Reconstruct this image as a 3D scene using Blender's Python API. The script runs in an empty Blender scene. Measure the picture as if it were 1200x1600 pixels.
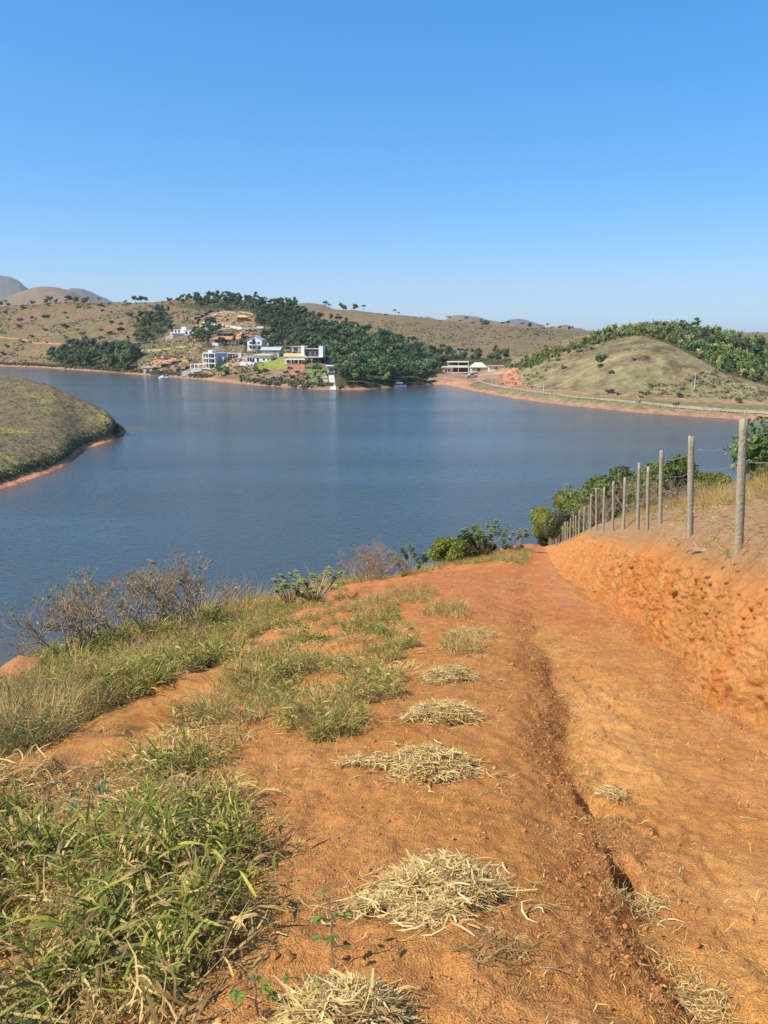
import bpy, math, random
import numpy as np
from mathutils import Vector, Matrix, Euler

# ------------------------------------------------------------------ camera, sky, sun, exposure
SC = bpy.context.scene
COL = SC.collection
R = math.radians
EYE = 26.0                      # camera height above the lake, metres
TH = R(13.04)                   # camera pitch below the horizon
FP = 1200.0                     # focal length in pixels of the 1200x1600 photograph
CT, ST = math.cos(TH), math.sin(TH)
cam_d = bpy.data.cameras.new('camera'); cam = bpy.data.objects.new('camera', cam_d); COL.objects.link(cam)
cam.location = (0, 0, EYE); cam.rotation_euler = (R(90) - TH, 0, 0)
cam_d.sensor_fit = 'VERTICAL'; cam_d.angle = 2 * math.atan(800 / FP)
cam_d.clip_start = 0.05; cam_d.clip_end = 20000
SC.camera = cam
SUN_EL = R(48); SUN_DIR = Vector((-0.915, -0.40, 0)).normalized()
sun_vec = Vector((SUN_DIR.x * math.cos(SUN_EL), SUN_DIR.y * math.cos(SUN_EL), math.sin(SUN_EL)))
W = bpy.data.worlds.new("World"); SC.world = W; W.use_nodes = True
nt = W.node_tree; nt.nodes.clear()
sky = nt.nodes.new('ShaderNodeTexSky'); sky.sky_type = 'NISHITA'; sky.sun_disc = False
sky.sun_elevation = SUN_EL
sky.sun_rotation = math.atan2(sun_vec.x, sun_vec.y)
sky.altitude = 0; sky.air_density = 0.8; sky.dust_density = 1.0; sky.ozone_density = 10.0
bg = nt.nodes.new('ShaderNodeBackground'); bg.inputs['Strength'].default_value = 0.137
out = nt.nodes.new('ShaderNodeOutputWorld')
sat = nt.nodes.new('ShaderNodeHueSaturation'); sat.inputs['Saturation'].default_value = 1.52; sat.inputs['Value'].default_value = 2.2
gm = nt.nodes.new('ShaderNodeGamma'); gm.inputs[1].default_value = 0.6
nt.links.new(sky.outputs[0], gm.inputs[0]); nt.links.new(gm.outputs[0], sat.inputs['Color']); nt.links.new(sat.outputs[0], bg.inputs[0]); nt.links.new(bg.outputs[0], out.inputs[0])
sl = bpy.data.lights.new('sun', 'SUN'); sl.energy = 5.0; sl.angle = R(0.5); sl.color = (1.0, 0.93, 0.80)
so = bpy.data.objects.new('sun', sl); COL.objects.link(so)
so.rotation_euler = sun_vec.to_track_quat('Z', 'Y').to_euler(); so.location = (0, 0, 200)
vs = SC.view_settings
SC.display_settings.display_device = 'sRGB'
vs.view_transform = 'Standard'; vs.look = 'None'; vs.exposure = 0.36; vs.gamma = 1.0; vs.use_curve_mapping = False
SC.cycles.max_bounces = 6; SC.cycles.transparent_max_bounces = 8; SC.cycles.volume_bounces = 0

rnd = random.Random(7)
RS = np.random.RandomState(11)

# ------------------------------------------------------------------ helpers
_TAB = np.random.RandomState(5).rand(4, 256, 256)
def vnoise(x, y, k=0):
    x = np.asarray(x, float); y = np.asarray(y, float)
    xi = np.floor(x).astype(np.int64); yi = np.floor(y).astype(np.int64)
    fx = x - xi; fy = y - yi
    fx = fx * fx * (3 - 2 * fx); fy = fy * fy * (3 - 2 * fy)
    T = _TAB[k % 4]; o = 37 * k
    a = T[(xi + o) & 255, yi & 255]; b = T[(xi + 1 + o) & 255, yi & 255]
    c = T[(xi + o) & 255, (yi + 1) & 255]; d = T[(xi + 1 + o) & 255, (yi + 1) & 255]
    return (a * (1 - fx) + b * fx) * (1 - fy) + (c * (1 - fx) + d * fx) * fy - 0.5
def fbm(x, y, oct=4, k=0, gain=0.5):
    s = 0; a = 1.0; f = 1.0
    for i in range(oct):
        s = s + a * vnoise(x * f + 13.7 * i, y * f - 7.3 * i, k + i); a *= gain; f *= 2.03
    return s
def sstep(a, b, x):
    t = np.clip((x - a) / (b - a), 0, 1); return t * t * (3 - 2 * t)
def ray(px, py):
    u = (px - 600) / FP; v = (800 - py) / FP
    return u, CT + v * ST, -ST + v * CT
def at(px, py, Y):
    u, dy, dz = ray(px, py); t = Y / dy
    return Vector((u * t, Y, EYE + dz * t))
def proj(x, y, z):
    z = z - EYE; dep = y * CT - z * ST; dep = np.where(np.abs(dep) < 1e-6, 1e-6, dep)
    up = y * ST + z * CT
    return 600 + FP * x / dep, 800 - FP * up / dep, dep
def inpoly(px, py, poly):
    px = np.asarray(px, float); py = np.asarray(py, float); c = np.zeros(px.shape, bool)
    n = len(poly); j = n - 1
    for i in range(n):
        xi, yi = poly[i]; xj, yj = poly[j]
        if yi != yj:
            c ^= ((yi > py) != (yj > py)) & (px < (xj - xi) * (py - yi) / (yj - yi) + xi)
        j = i
    return c

def tag(o, label=None, cat=None, group=None, kind=None):
    if label: o['label'] = label
    if cat: o['category'] = cat
    if group: o['group'] = group
    if kind: o['kind'] = kind
    return o
def empty(name, loc, rz=0, label=None, cat=None, group=None):
    o = bpy.data.objects.new(name, None); COL.objects.link(o); o.empty_display_size = 0.2
    o.location = loc; o.rotation_euler = (0, 0, rz)
    return tag(o, label, cat, group)
def mesh_np(name, V, faces4=None, faces3=None, mats=(), midx=None, smooth=False, cols=None):
    """mesh from arrays; faces4 (n,4), faces3 (m,3) index arrays; cols per-vertex colour (n,3)"""
    me = bpy.data.meshes.new(name)
    V = np.asarray(V, np.float32)
    f4 = np.zeros((0, 4), np.int32) if faces4 is None else np.asarray(faces4, np.int32).reshape(-1, 4)
    f3 = np.zeros((0, 3), np.int32) if faces3 is None else np.asarray(faces3, np.int32).reshape(-1, 3)
    me.vertices.add(len(V)); me.vertices.foreach_set('co', V.ravel())
    nl = f4.size + f3.size; me.loops.add(nl)
    me.loops.foreach_set('vertex_index', np.concatenate([f4.ravel(), f3.ravel()]).astype(np.int32))
    npoly = len(f4) + len(f3); me.polygons.add(npoly)
    st = np.concatenate([np.arange(len(f4)) * 4, f4.size + np.arange(len(f3)) * 3]).astype(np.int32)
    me.polygons.foreach_set('loop_start', st)
    me.polygons.foreach_set('use_smooth', np.full(npoly, smooth, bool))
    if midx is not None: me.polygons.foreach_set('material_index', np.asarray(midx, np.int32))
    for m in mats: me.materials.append(m)
    me.update(calc_edges=True)
    if cols is not None:
        a = me.attributes.new('col', 'FLOAT_COLOR', 'POINT')
        cc = np.ones((len(V), 4), np.float32); cc[:, :3] = cols
        a.data.foreach_set('color', cc.ravel())
    return me
def link(name, me, parent=None, loc=None):
    o = bpy.data.objects.new(name, me); COL.objects.link(o)
    if parent is not None: o.parent = parent
    if loc is not None: o.location = loc
    return o
class MB:
    def __init__(s): s.v = []; s.f4 = []; s.f3 = []; s.n = 0; s.c = []
    def add(s, V, f4=None, f3=None, col=None):
        V = np.asarray(V, float).reshape(-1, 3)
        if f4 is not None and len(f4): s.f4.append(np.asarray(f4).reshape(-1, 4) + s.n)
        if f3 is not None and len(f3): s.f3.append(np.asarray(f3).reshape(-1, 3) + s.n)
        s.v.append(V)
        if col is None: col = (1, 1, 1)
        s.c.append(np.broadcast_to(np.asarray(col, float), (len(V), 3)).copy())
        s.n += len(V); return s
    def box(s, x0, x1, y0, y1, z0, z1, col=None):
        V = [(x0,y0,z0),(x1,y0,z0),(x1,y1,z0),(x0,y1,z0),(x0,y0,z1),(x1,y0,z1),(x1,y1,z1),(x0,y1,z1)]
        return s.add(V, [(0,3,2,1),(4,5,6,7),(0,1,5,4),(1,2,6,5),(2,3,7,6),(3,0,4,7)], col=col)
    def tube(s, pts, rad, n=6, col=None, cap=True):
        pts = np.asarray(pts, float); m = len(pts); rad = np.broadcast_to(np.asarray(rad, float), (m,))
        tan = np.gradient(pts, axis=0); tan /= np.linalg.norm(tan, axis=1)[:, None] + 1e-9
        ref = np.array([0, 0, 1.0]) if abs(tan[0][2]) < 0.9 else np.array([1.0, 0, 0])
        a = np.cross(tan, ref); a /= np.linalg.norm(a, axis=1)[:, None] + 1e-9
        b = np.cross(tan, a); th = np.arange(n) * 2 * math.pi / n
        V = pts[:, None, :] + rad[:, None, None] * (a[:, None, :] * np.cos(th)[None, :, None] + b[:, None, :] * np.sin(th)[None, :, None])
        i = np.arange(m - 1)[:, None] * n; j = np.arange(n)[None, :]; k = (j + 1) % n
        f = np.stack([i + j, i + k, i + n + k, i + n + j], -1).reshape(-1, 4)
        V = V.reshape(-1, 3); f3 = None
        if cap:
            V = np.vstack([V, pts[:1], pts[-1:]]); c0 = m * n; jj = np.arange(n); kk = (jj + 1) % n
            f3 = np.vstack([np.stack([kk, jj, np.full(n, c0)], -1), np.stack([(m-1)*n + jj, (m-1)*n + kk, np.full(n, c0 + 1)], -1)])
        return s.add(V, f, f3, col)
    def arrays(s):
        return (np.vstack(s.v), np.vstack(s.f4) if s.f4 else None, np.vstack(s.f3) if s.f3 else None, np.vstack(s.c))
    def mesh(s, name, mat, smooth=False):
        V, f4, f3, c = s.arrays(); return mesh_np(name, V, f4, f3, [mat], None, smooth, c)
    def build(s, name, mat, parent=None, smooth=False, loc=None):
        return link(name, s.mesh(name, mat, smooth), parent, loc)
def grid_faces(nr, nc):
    i = np.arange(nr - 1)[:, None] * nc; j = np.arange(nc - 1)[None, :]
    return np.stack([i + j, i + j + 1, i + nc + j + 1, i + nc + j], -1).reshape(-1, 4)

# ------------------------------------------------------------------ materials
def mat(name, color=(0.5, 0.5, 0.5), rough=0.85, var=0.12, scale=3.0, bump=0.0, bscale=30.0, bdist=0.02, use_col=False,
        trans=0.0, rand=0.0, spec=0.3, metal=0.0, detail=5.0, hue=0.0, col2=None, coords='Object', distort=0.0):
    m = bpy.data.materials.new(name); m.use_nodes = True; t = m.node_tree; N = t.nodes; L = t.links
    p = N['Principled BSDF']; p.inputs['Roughness'].default_value = rough
    p.inputs['Specular IOR Level'].default_value = spec; p.inputs['Metallic'].default_value = metal
    tc = N.new('ShaderNodeTexCoord')
    if use_col:
        at_ = N.new('ShaderNodeAttribute'); at_.attribute_name = 'col'; src = at_.outputs['Color']
    else:
        rgb = N.new('ShaderNodeRGB'); rgb.outputs[0].default_value = (*color, 1); src = rgb.outputs[0]
    nz = N.new('ShaderNodeTexNoise'); nz.inputs['Scale'].default_value = scale; nz.inputs['Detail'].default_value = detail
    nz.inputs['Roughness'].default_value = 0.62; nz.inputs['Distortion'].default_value = distort
    L.new(tc.outputs[coords], nz.inputs['Vector'])
    if col2 is not None:
        mx = N.new('ShaderNodeMix'); mx.data_type = 'RGBA'
        rp = N.new('ShaderNodeMapRange'); rp.inputs[1].default_value = 0.42; rp.inputs[2].default_value = 0.62
        L.new(nz.outputs[0], rp.inputs[0]); L.new(rp.outputs[0], mx.inputs[0])
        L.new(src, mx.inputs[6]); mx.inputs[7].default_value = (*col2, 1); src = mx.outputs[2]
    mr = N.new('ShaderNodeMapRange'); mr.inputs[1].default_value = 0.25; mr.inputs[2].default_value = 0.75
    mr.inputs[3].default_value = 1 - var; mr.inputs[4].default_value = 1 + var
    L.new(nz.outputs[0], mr.inputs[0])
    hs = N.new('ShaderNodeHueSaturation'); L.new(src, hs.inputs['Color'])
    if rand > 0:
        oi = N.new('ShaderNodeObjectInfo'); r1 = N.new('ShaderNodeMapRange')
        r1.inputs[3].default_value = 1 - rand; r1.inputs[4].default_value = 1 + rand; L.new(oi.outputs['Random'], r1.inputs[0])
        mu = N.new('ShaderNodeMath'); mu.operation = 'MULTIPLY'; L.new(mr.outputs[0], mu.inputs[0]); L.new(r1.outputs[0], mu.inputs[1])
        L.new(mu.outputs[0], hs.inputs['Value'])
        if hue > 0:
            wn = N.new('ShaderNodeTexWhiteNoise'); wn.noise_dimensions = '1D'; L.new(oi.outputs['Random'], wn.inputs['W'])
            r2 = N.new('ShaderNodeMapRange'); r2.inputs[3].default_value = 0.5 - hue; r2.inputs[4].default_value = 0.5 + hue
            L.new(wn.outputs[0], r2.inputs[0]); L.new(r2.outputs[0], hs.inputs['Hue'])
    else:
        L.new(mr.outputs[0], hs.inputs['Value'])
    L.new(hs.outputs[0], p.inputs['Base Color'])
    if bump > 0:
        nb = N.new('ShaderNodeTexNoise'); nb.inputs['Scale'].default_value = bscale; nb.inputs['Detail'].default_value = 6
        L.new(tc.outputs[coords], nb.inputs['Vector'])
        bp = N.new('ShaderNodeBump'); bp.inputs['Strength'].default_value = bump; bp.inputs['Distance'].default_value = bdist
        L.new(nb.outputs[0], bp.inputs['Height']); L.new(bp.outputs[0], p.inputs['Normal'])
    if trans > 0:
        tr = N.new('ShaderNodeBsdfTranslucent'); L.new(hs.outputs[0], tr.inputs['Color'])
        ms = N.new('ShaderNodeMixShader'); ms.inputs[0].default_value = trans
        o = N['Material Output']; L.new(p.outputs[0], ms.inputs[1]); L.new(tr.outputs[0], ms.inputs[2]); L.new(ms.outputs[0], o.inputs[0])
    return m
def soil_material():
    m = bpy.data.materials.new('red_soil'); m.use_nodes = True; t = m.node_tree; N = t.nodes; L = t.links
    p = N['Principled BSDF']; p.inputs['Roughness'].default_value = 0.95; p.inputs['Specular IOR Level'].default_value = 0.1
    tc = N.new('ShaderNodeTexCoord'); a = N.new('ShaderNodeAttribute'); a.attribute_name = 'col'
    def noise(sc, det, rg=0.6):
        n = N.new('ShaderNodeTexNoise'); n.inputs['Scale'].default_value = sc; n.inputs['Detail'].default_value = det
        n.inputs['Roughness'].default_value = rg; L.new(tc.outputs['Object'], n.inputs['Vector']); return n.outputs[0]
    def rng(src, a0, a1, b0, b1):
        r = N.new('ShaderNodeMapRange'); L.new(src, r.inputs[0])
        for i, v in enumerate((a0, a1, b0, b1)): r.inputs[i + 1].default_value = v
        return r.outputs[0]
    def mul(x, y):
        q = N.new('ShaderNodeMath'); q.operation = 'MULTIPLY'; L.new(x, q.inputs[0]); L.new(y, q.inputs[1]); return q.outputs[0]
    n1 = noise(1.3, 4); n2 = noise(13, 7, 0.72); n3 = noise(90, 4, 0.75)
    v = mul(mul(rng(n1, 0.3, 0.7, 0.93, 1.07), rng(n2, 0.3, 0.7, 0.84, 1.14)), rng(n3, 0.3, 0.7, 0.78, 1.22))
    hs = N.new('ShaderNodeHueSaturation'); L.new(a.outputs['Color'], hs.inputs['Color']); L.new(v, hs.inputs['Value']); hs.inputs['Saturation'].default_value = 1.0
    L.new(rng(n2, 0.3, 0.7, 0.493, 0.509), hs.inputs['Hue']); L.new(rng(n1, 0.3, 0.7, 1.02, 0.97), hs.inputs['Saturation'])
    L.new(hs.outputs[0], p.inputs['Base Color'])
    # crumbs: cells of several sizes
    vo = N.new('ShaderNodeTexVoronoi'); vo.inputs['Scale'].default_value = 105; L.new(tc.outputs['Object'], vo.inputs['Vector'])
    vo2 = N.new('ShaderNodeTexVoronoi'); vo2.inputs['Scale'].default_value = 210; L.new(tc.outputs['Object'], vo2.inputs['Vector'])
    b0 = N.new('ShaderNodeBump'); b0.inputs['Strength'].default_value = 0.9; b0.inputs['Distance'].default_value = 0.022; L.new(n2, b0.inputs['Height'])
    b1 = N.new('ShaderNodeBump'); b1.invert = True; b1.inputs['Strength'].default_value = 0.8; b1.inputs['Distance'].default_value = 0.007
    L.new(vo.outputs['Distance'], b1.inputs['Height']); L.new(b0.outputs[0], b1.inputs['Normal'])
    b2 = N.new('ShaderNodeBump'); b2.invert = True; b2.inputs['Strength'].default_value = 0.7; b2.inputs['Distance'].default_value = 0.003
    L.new(vo2.outputs['Distance'], b2.inputs['Height']); L.new(b1.outputs[0], b2.inputs['Normal'])
    L.new(b2.outputs[0], p.inputs['Normal'])
    return m
M = {}
M['soil'] = soil_material()
M['leaf_far'] = mat('far_leaves', use_col=True, rough=0.6, var=0.35, scale=0.6, rand=0.35, hue=0.035, trans=0.12)
M['leaf'] = mat('shrub_leaves', use_col=True, rough=0.5, var=0.2, scale=8, trans=0.25, rand=0.1)
M['grass'] = mat('grass_blades', use_col=True, rough=0.7, spec=0.12, var=0.18, scale=25, trans=0.28, rand=0.18, hue=0.01)
M['straw'] = mat('dry_straw', use_col=True, rough=0.85, spec=0.08, var=0.2, scale=30, trans=0.12)
M['crumb'] = mat('soil_crumb', use_col=True, rough=0.95, var=0.15, scale=2, spec=0.1, rand=0.2)
M['bark'] = mat('grey_bark', (0.34, 0.25, 0.17), rough=0.9, var=0.3, scale=14, bump=0.4, bscale=60, bdist=0.004)
M['trunk_far'] = mat('far_trunk', (0.2, 0.16, 0.12), rough=0.9, var=0.2, scale=2)
M['post'] = mat('weathered_post', (0.40, 0.34, 0.235), rough=0.85, var=0.45, scale=7, bump=1.0, bscale=28, bdist=0.012, col2=(0.21, 0.22, 0.165))
M['wire'] = mat('galvanised_wire', (0.55, 0.55, 0.55), rough=0.45, metal=0.8, var=0.1)
M['terrain'] = mat('hill_grass', use_col=True, rough=0.95, var=0.38, scale=0.3, detail=9, spec=0.05, bump=1.0, bscale=0.55, bdist=1.1)
M['penin'] = mat('peninsula_grass', use_col=True, rough=0.95, var=0.36, scale=0.9, detail=9, spec=0.05, bump=1.0, bscale=2.0, bdist=0.22)
M['white'] = mat('white_render', (0.78, 0.77, 0.74), rough=0.8, var=0.06, scale=0.6)
M['cream'] = mat('cream_render', (0.66, 0.6, 0.48), rough=0.85, var=0.08, scale=0.6)
M['concrete'] = mat('raw_concrete', (0.44, 0.43, 0.42), rough=0.9, var=0.15, scale=0.7)
M['greyblue'] = mat('grey_blue_wall', (0.42, 0.43, 0.44), rough=0.85, var=0.1, scale=0.5)  # on the concrete house this colour stands in for side-wall shade
M['glass'] = mat('dark_window_glass', (0.03, 0.04, 0.05), rough=0.15, spec=0.6, var=0.1)
M['tile_orange'] = mat('orange_roof_tile', (0.5, 0.2, 0.09), rough=0.85, var=0.2, scale=2)
M['tile_tan'] = mat('tan_roof_tile', (0.52, 0.38, 0.22), rough=0.85, var=0.15, scale=2)
M['tile_yellow'] = mat('yellow_roof_tile', (0.62, 0.42, 0.17), rough=0.85, var=0.15, scale=2)
M['tile_grey'] = mat('grey_roof', (0.42, 0.43, 0.45), rough=0.7, var=0.12, scale=1)
M['brick'] = mat('red_brick_wall', (0.42, 0.17, 0.1), rough=0.9, var=0.2, scale=2)
M['darkwall'] = mat('dark_stone_wall', (0.07, 0.06, 0.06), rough=0.9, var=0.25, scale=1.5)
M['timber'] = mat('dark_timber', (0.16, 0.09, 0.05), rough=0.8, var=0.2, scale=1.5)
M['track'] = mat('pale_dirt_track', (0.42, 0.29, 0.19), rough=0.95, var=0.15, scale=0.3, bump=0.5, bscale=1, bdist=0.1)
M['track2'] = mat('shore_road_dirt', (0.33, 0.24, 0.15), rough=0.95, var=0.3, scale=0.4, bump=0.5, bscale=1, bdist=0.1)
M['redtrack'] = mat('red_dirt_track', (0.45, 0.18, 0.1), rough=0.95, var=0.2, scale=0.3, bump=0.5, bscale=1, bdist=0.1)
M['lawn'] = mat('mown_lawn', (0.15, 0.22, 0.05), rough=0.9, var=0.25, scale=0.4)
M['pole'] = mat('concrete_pole', (0.5, 0.48, 0.44), rough=0.9, var=0.1)
M['boat'] = mat('white_boat_hull', (0.8, 0.8, 0.8), rough=0.35, var=0.03)
M['boatblue'] = mat('blue_canopy', (0.1, 0.2, 0.4), rough=0.6, var=0.1)
M['steel'] = mat('car_paint_silver', (0.5, 0.52, 0.55), rough=0.35, metal=0.5, var=0.03)
M['rubber'] = mat('tyre_rubber', (0.03, 0.03, 0.03), rough=0.9)
M['orangeflower'] = mat('orange_petal', (0.6, 0.15, 0.05), rough=0.6, trans=0.3)
M['deadleaf'] = mat('dead_leaf', (0.5, 0.25, 0.13), rough=0.7, var=0.2, scale=20, trans=0.15)
M['feather'] = mat('brown_feather', use_col=True, rough=0.8, var=0.15, scale=60, bump=0.3, bscale=200, bdist=0.002)
# ------------------------------------------------------------------ far terrain (height as curves of azimuth and distance)
def curve(pts):
    """pts (px,py,Y) -> arrays az,Y,z"""
    a = np.array([[*(at(px, py, Y))] for px, py, Y in pts]); return a[:, 0] / a[:, 1], a[:, 1], a[:, 2]
def pts_on_water(lst):
    r = []
    for px, py in lst:
        u, dy, dz = ray(px, py); t = -EYE / dz; r.append((u * t, dy * t))
    r = np.array(r); return r[:, 0] / r[:, 1], r[:, 1]
sh_az, sh_Y = pts_on_water([(-900,568),(-300,569),(0,572),(60,574),(100,577),(150,580),(200,584),(240,587),(290,591),(340,596),(400,602),(450,605),(500,609),(560,609),(600,606),(640,602),(668,600.5),(700,602),(715,605),(740,611),(800,622),(850,629),(900,635),(1000,645),(1100,652),(1200,658),(1400,670),(1700,690),(2300,720)])
R1 = curve([(-900,480,900),(-300,480,900),(0,480,880),(100,476,860),(200,473,820),(300,470,790),(380,469,760),(430,476,740),(480,491,700),(520,507,650),(580,526,600),(640,547,560),(700,568,540),(740,577,520),(780,573,480),(800,568,460),(850,549,440),(900,531,430),(950,519,425),(1000,512,420),(1040,511,420),(1100,519,420),(1150,530,420),(1200,543,420),(1300,562,420),(1500,590,420),(2300,640,420)])
R2 = curve([(-900,492,1500),(0,488,1500),(300,486,1350),(400,480,1250),(460,481,1250),(550,485,1200),(650,496,1150),(700,502,1120),(750,507,1100),(830,513,1150),(910,519,1250),(960,524,1300),(1060,527,1400),(1120,524,1500),(1150,521,1500),(1200,522,1500),(1400,524,1500),(2300,522,1500)])
R3 = curve([(p, q, 2600) for p, q in [(-900,445),(-300,450),(-50,460),(0,463),(30,454),(60,449),(85,447.5),(110,449),(130,456),(165,467),(230,480),(400,485),(440,478),(460,471),(478,470),(500,476),(520,482),(640,490),(690,498),(708,493),(722,492),(745,495),(770,500),(800,501),(850,507),(880,507),(905,513),(940,520),(1100,525),(2300,525)]])
R4 = curve([(p, q, 6000) for p, q in [(-900,440),(-300,436),(-100,425),(0,430),(15,433),(30,439),(42,449),(80,468),(90,461),(112,450),(130,451),(148,459),(175,470),(300,490),(760,510),(790,501),(808,497.5),(822,498.5),(845,507),(870,515),(2300,525)]])
def farK(az):
    """knot distances and heights, arrays (..., k)"""
    az = np.asarray(az, float)
    S = np.interp(az, sh_az, sh_Y)
    r1y = np.interp(az, R1[0], R1[1]); r1z = np.interp(az, R1[0], R1[2])
    r2y = np.interp(az, R2[0], R2[1]); r2z = np.interp(az, R2[0], R2[2])
    r3y = np.interp(az, R3[0], R3[1]); r3z = np.interp(az, R3[0], R3[2])
    r4y = np.interp(az, R4[0], R4[1]); r4z = np.interp(az, R4[0], R4[2])
    rt = sstep(0.09, 0.14, az)                        # right shore has a road shelf
    Y = [S - 40, S, S + 5, S + 12, S + 18, S + 0.5 * (r1y - S), r1y, r1y + 160, r1y + 320, r2y, r2y + 400, r3y, r3y + 1200, r4y, r4y + 900]
    v1 = np.maximum(np.minimum(r1z - 8, 12) * 0.6 + 0.2 * r1z, 8)
    mid = r1z * (0.53 + 0.1 * rt)
    Z = [S*0 - 4, S*0, S*0 + 1.1, 2.4 + S*0, 2.6 + 0.6 * (1 - rt), mid, r1z, v1, 0.45 * r2z + 0.3 * v1, r2z, r2z - 30, r3z, r3z - 60, r4z, r4z - 80]
    return np.stack(Y, -1), np.stack(Z, -1)
def hermite(Yk, Zk, Y):
    """monotone cubic per row; Yk,Zk (n,k); Y (n,) or (n,m)"""
    h = np.diff(Yk, axis=1); d = np.diff(Zk, axis=1) / h
    m = np.zeros_like(Zk)
    w1 = 2 * h[:, 1:] + h[:, :-1]; w2 = h[:, 1:] + 2 * h[:, :-1]
    ok = d[:, :-1] * d[:, 1:] > 0
    den = np.where(ok, w1 / np.where(d[:, :-1] == 0, 1, d[:, :-1]) + w2 / np.where(d[:, 1:] == 0, 1, d[:, 1:]), 1)
    m[:, 1:-1] = np.where(ok, (w1 + w2) / den, 0); m[:, 0] = d[:, 0]; m[:, -1] = d[:, -1]
    one = Y.ndim == 1
    if one: Y = Y[:, None]
    n, k = Yk.shape; idx = np.zeros(Y.shape, int)
    for q in range(1, k - 1): idx += (Y >= Yk[:, q:q + 1])
    r = np.arange(n)[:, None]
    y0 = Yk[r, idx]; hh = h[r, idx]; t = np.clip((Y - y0) / hh, 0, 1)
    z = (2*t**3 - 3*t**2 + 1) * Zk[r, idx] + (t**3 - 2*t**2 + t) * hh * m[r, idx] + (-2*t**3 + 3*t**2) * Zk[r, idx + 1] + (t**3 - t**2) * hh * m[r, idx + 1]
    return z[:, 0] if one else z
def far_noise(x, y, Ys, z):
    w = sstep(2.0, 12, z)
    n = fbm(x / 90, y / 90, 4, 0) * 5 + fbm(x / 14, y / 14, 3, 1) * 0.9
    n2 = (0.5 - np.abs(fbm(x / 420, y / 420, 5, 2, 0.55))) * 40 * sstep(1700, 2600, y)
    return n * w * (1 + sstep(900, 2500, y)) + (n2 - 22 * sstep(1700, 2600, y)) * 0.9 * w + 0.25 * fbm(x / 7, y / 7, 2, 3) * sstep(0.2, 1.5, z)
def far_z(x, y):
    x = np.atleast_1d(np.asarray(x, float)); y = np.atleast_1d(np.asarray(y, float))
    Yk, Zk = farK(x / y); z = hermite(Yk, Zk, y)
    return z + far_noise(x, y, y, z)
def hit(px, py, y0=180, y1=1700):
    """first crossing of the sight line with the far land, or None"""
    u, dy, dz = ray(px, py); Y = np.concatenate([np.arange(y0, 900, 1.5), np.arange(900, y1, 5.0)]); t = Y / dy
    z = far_z(u * t, Y); d = z - (EYE + dz * t); k = np.nonzero((d > 0) & (z > 0.02))[0]
    if len(k) == 0: return None
    q = k[0]; return Vector((u * t[q], Y[q], z[q]))

ZONES = {
 'forest': [(275,480),(330,466),(400,466),(450,476),(485,492),(530,511),(590,524),(640,545),(700,555),(735,560),(800,560),(800,572),(735,573),(700,577),(672,588),(662,600),(620,603),(560,606),(524,604),(520,575),(478,548),(440,545),(425,525),(400,503),(340,487)],
 'grove': [(70,560),(110,540),(160,545),(205,548),(215,562),(214,580),(190,583),(150,578),(100,573)],
 'slope_trees': [(215,500),(240,488),(270,492),(262,520),(240,535),(212,540)],
 'village_trees': [(300,515),(330,505),(345,520),(430,530),(440,545),(420,560),(345,550),(300,535)],
 'ridge_trees': [(-150,478),(60,472),(200,470),(330,462),(330,474),(200,477),(60,479),(-150,486)],
 'crest': [(780,577),(830,558),(900,536),(950,517),(1040,508),(1100,516),(1200,536),(1330,560),(1330,640),(1200,604),(1130,583),(1100,565),(1050,540),(1000,523),(940,533),(880,550),(830,574)],
}
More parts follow.
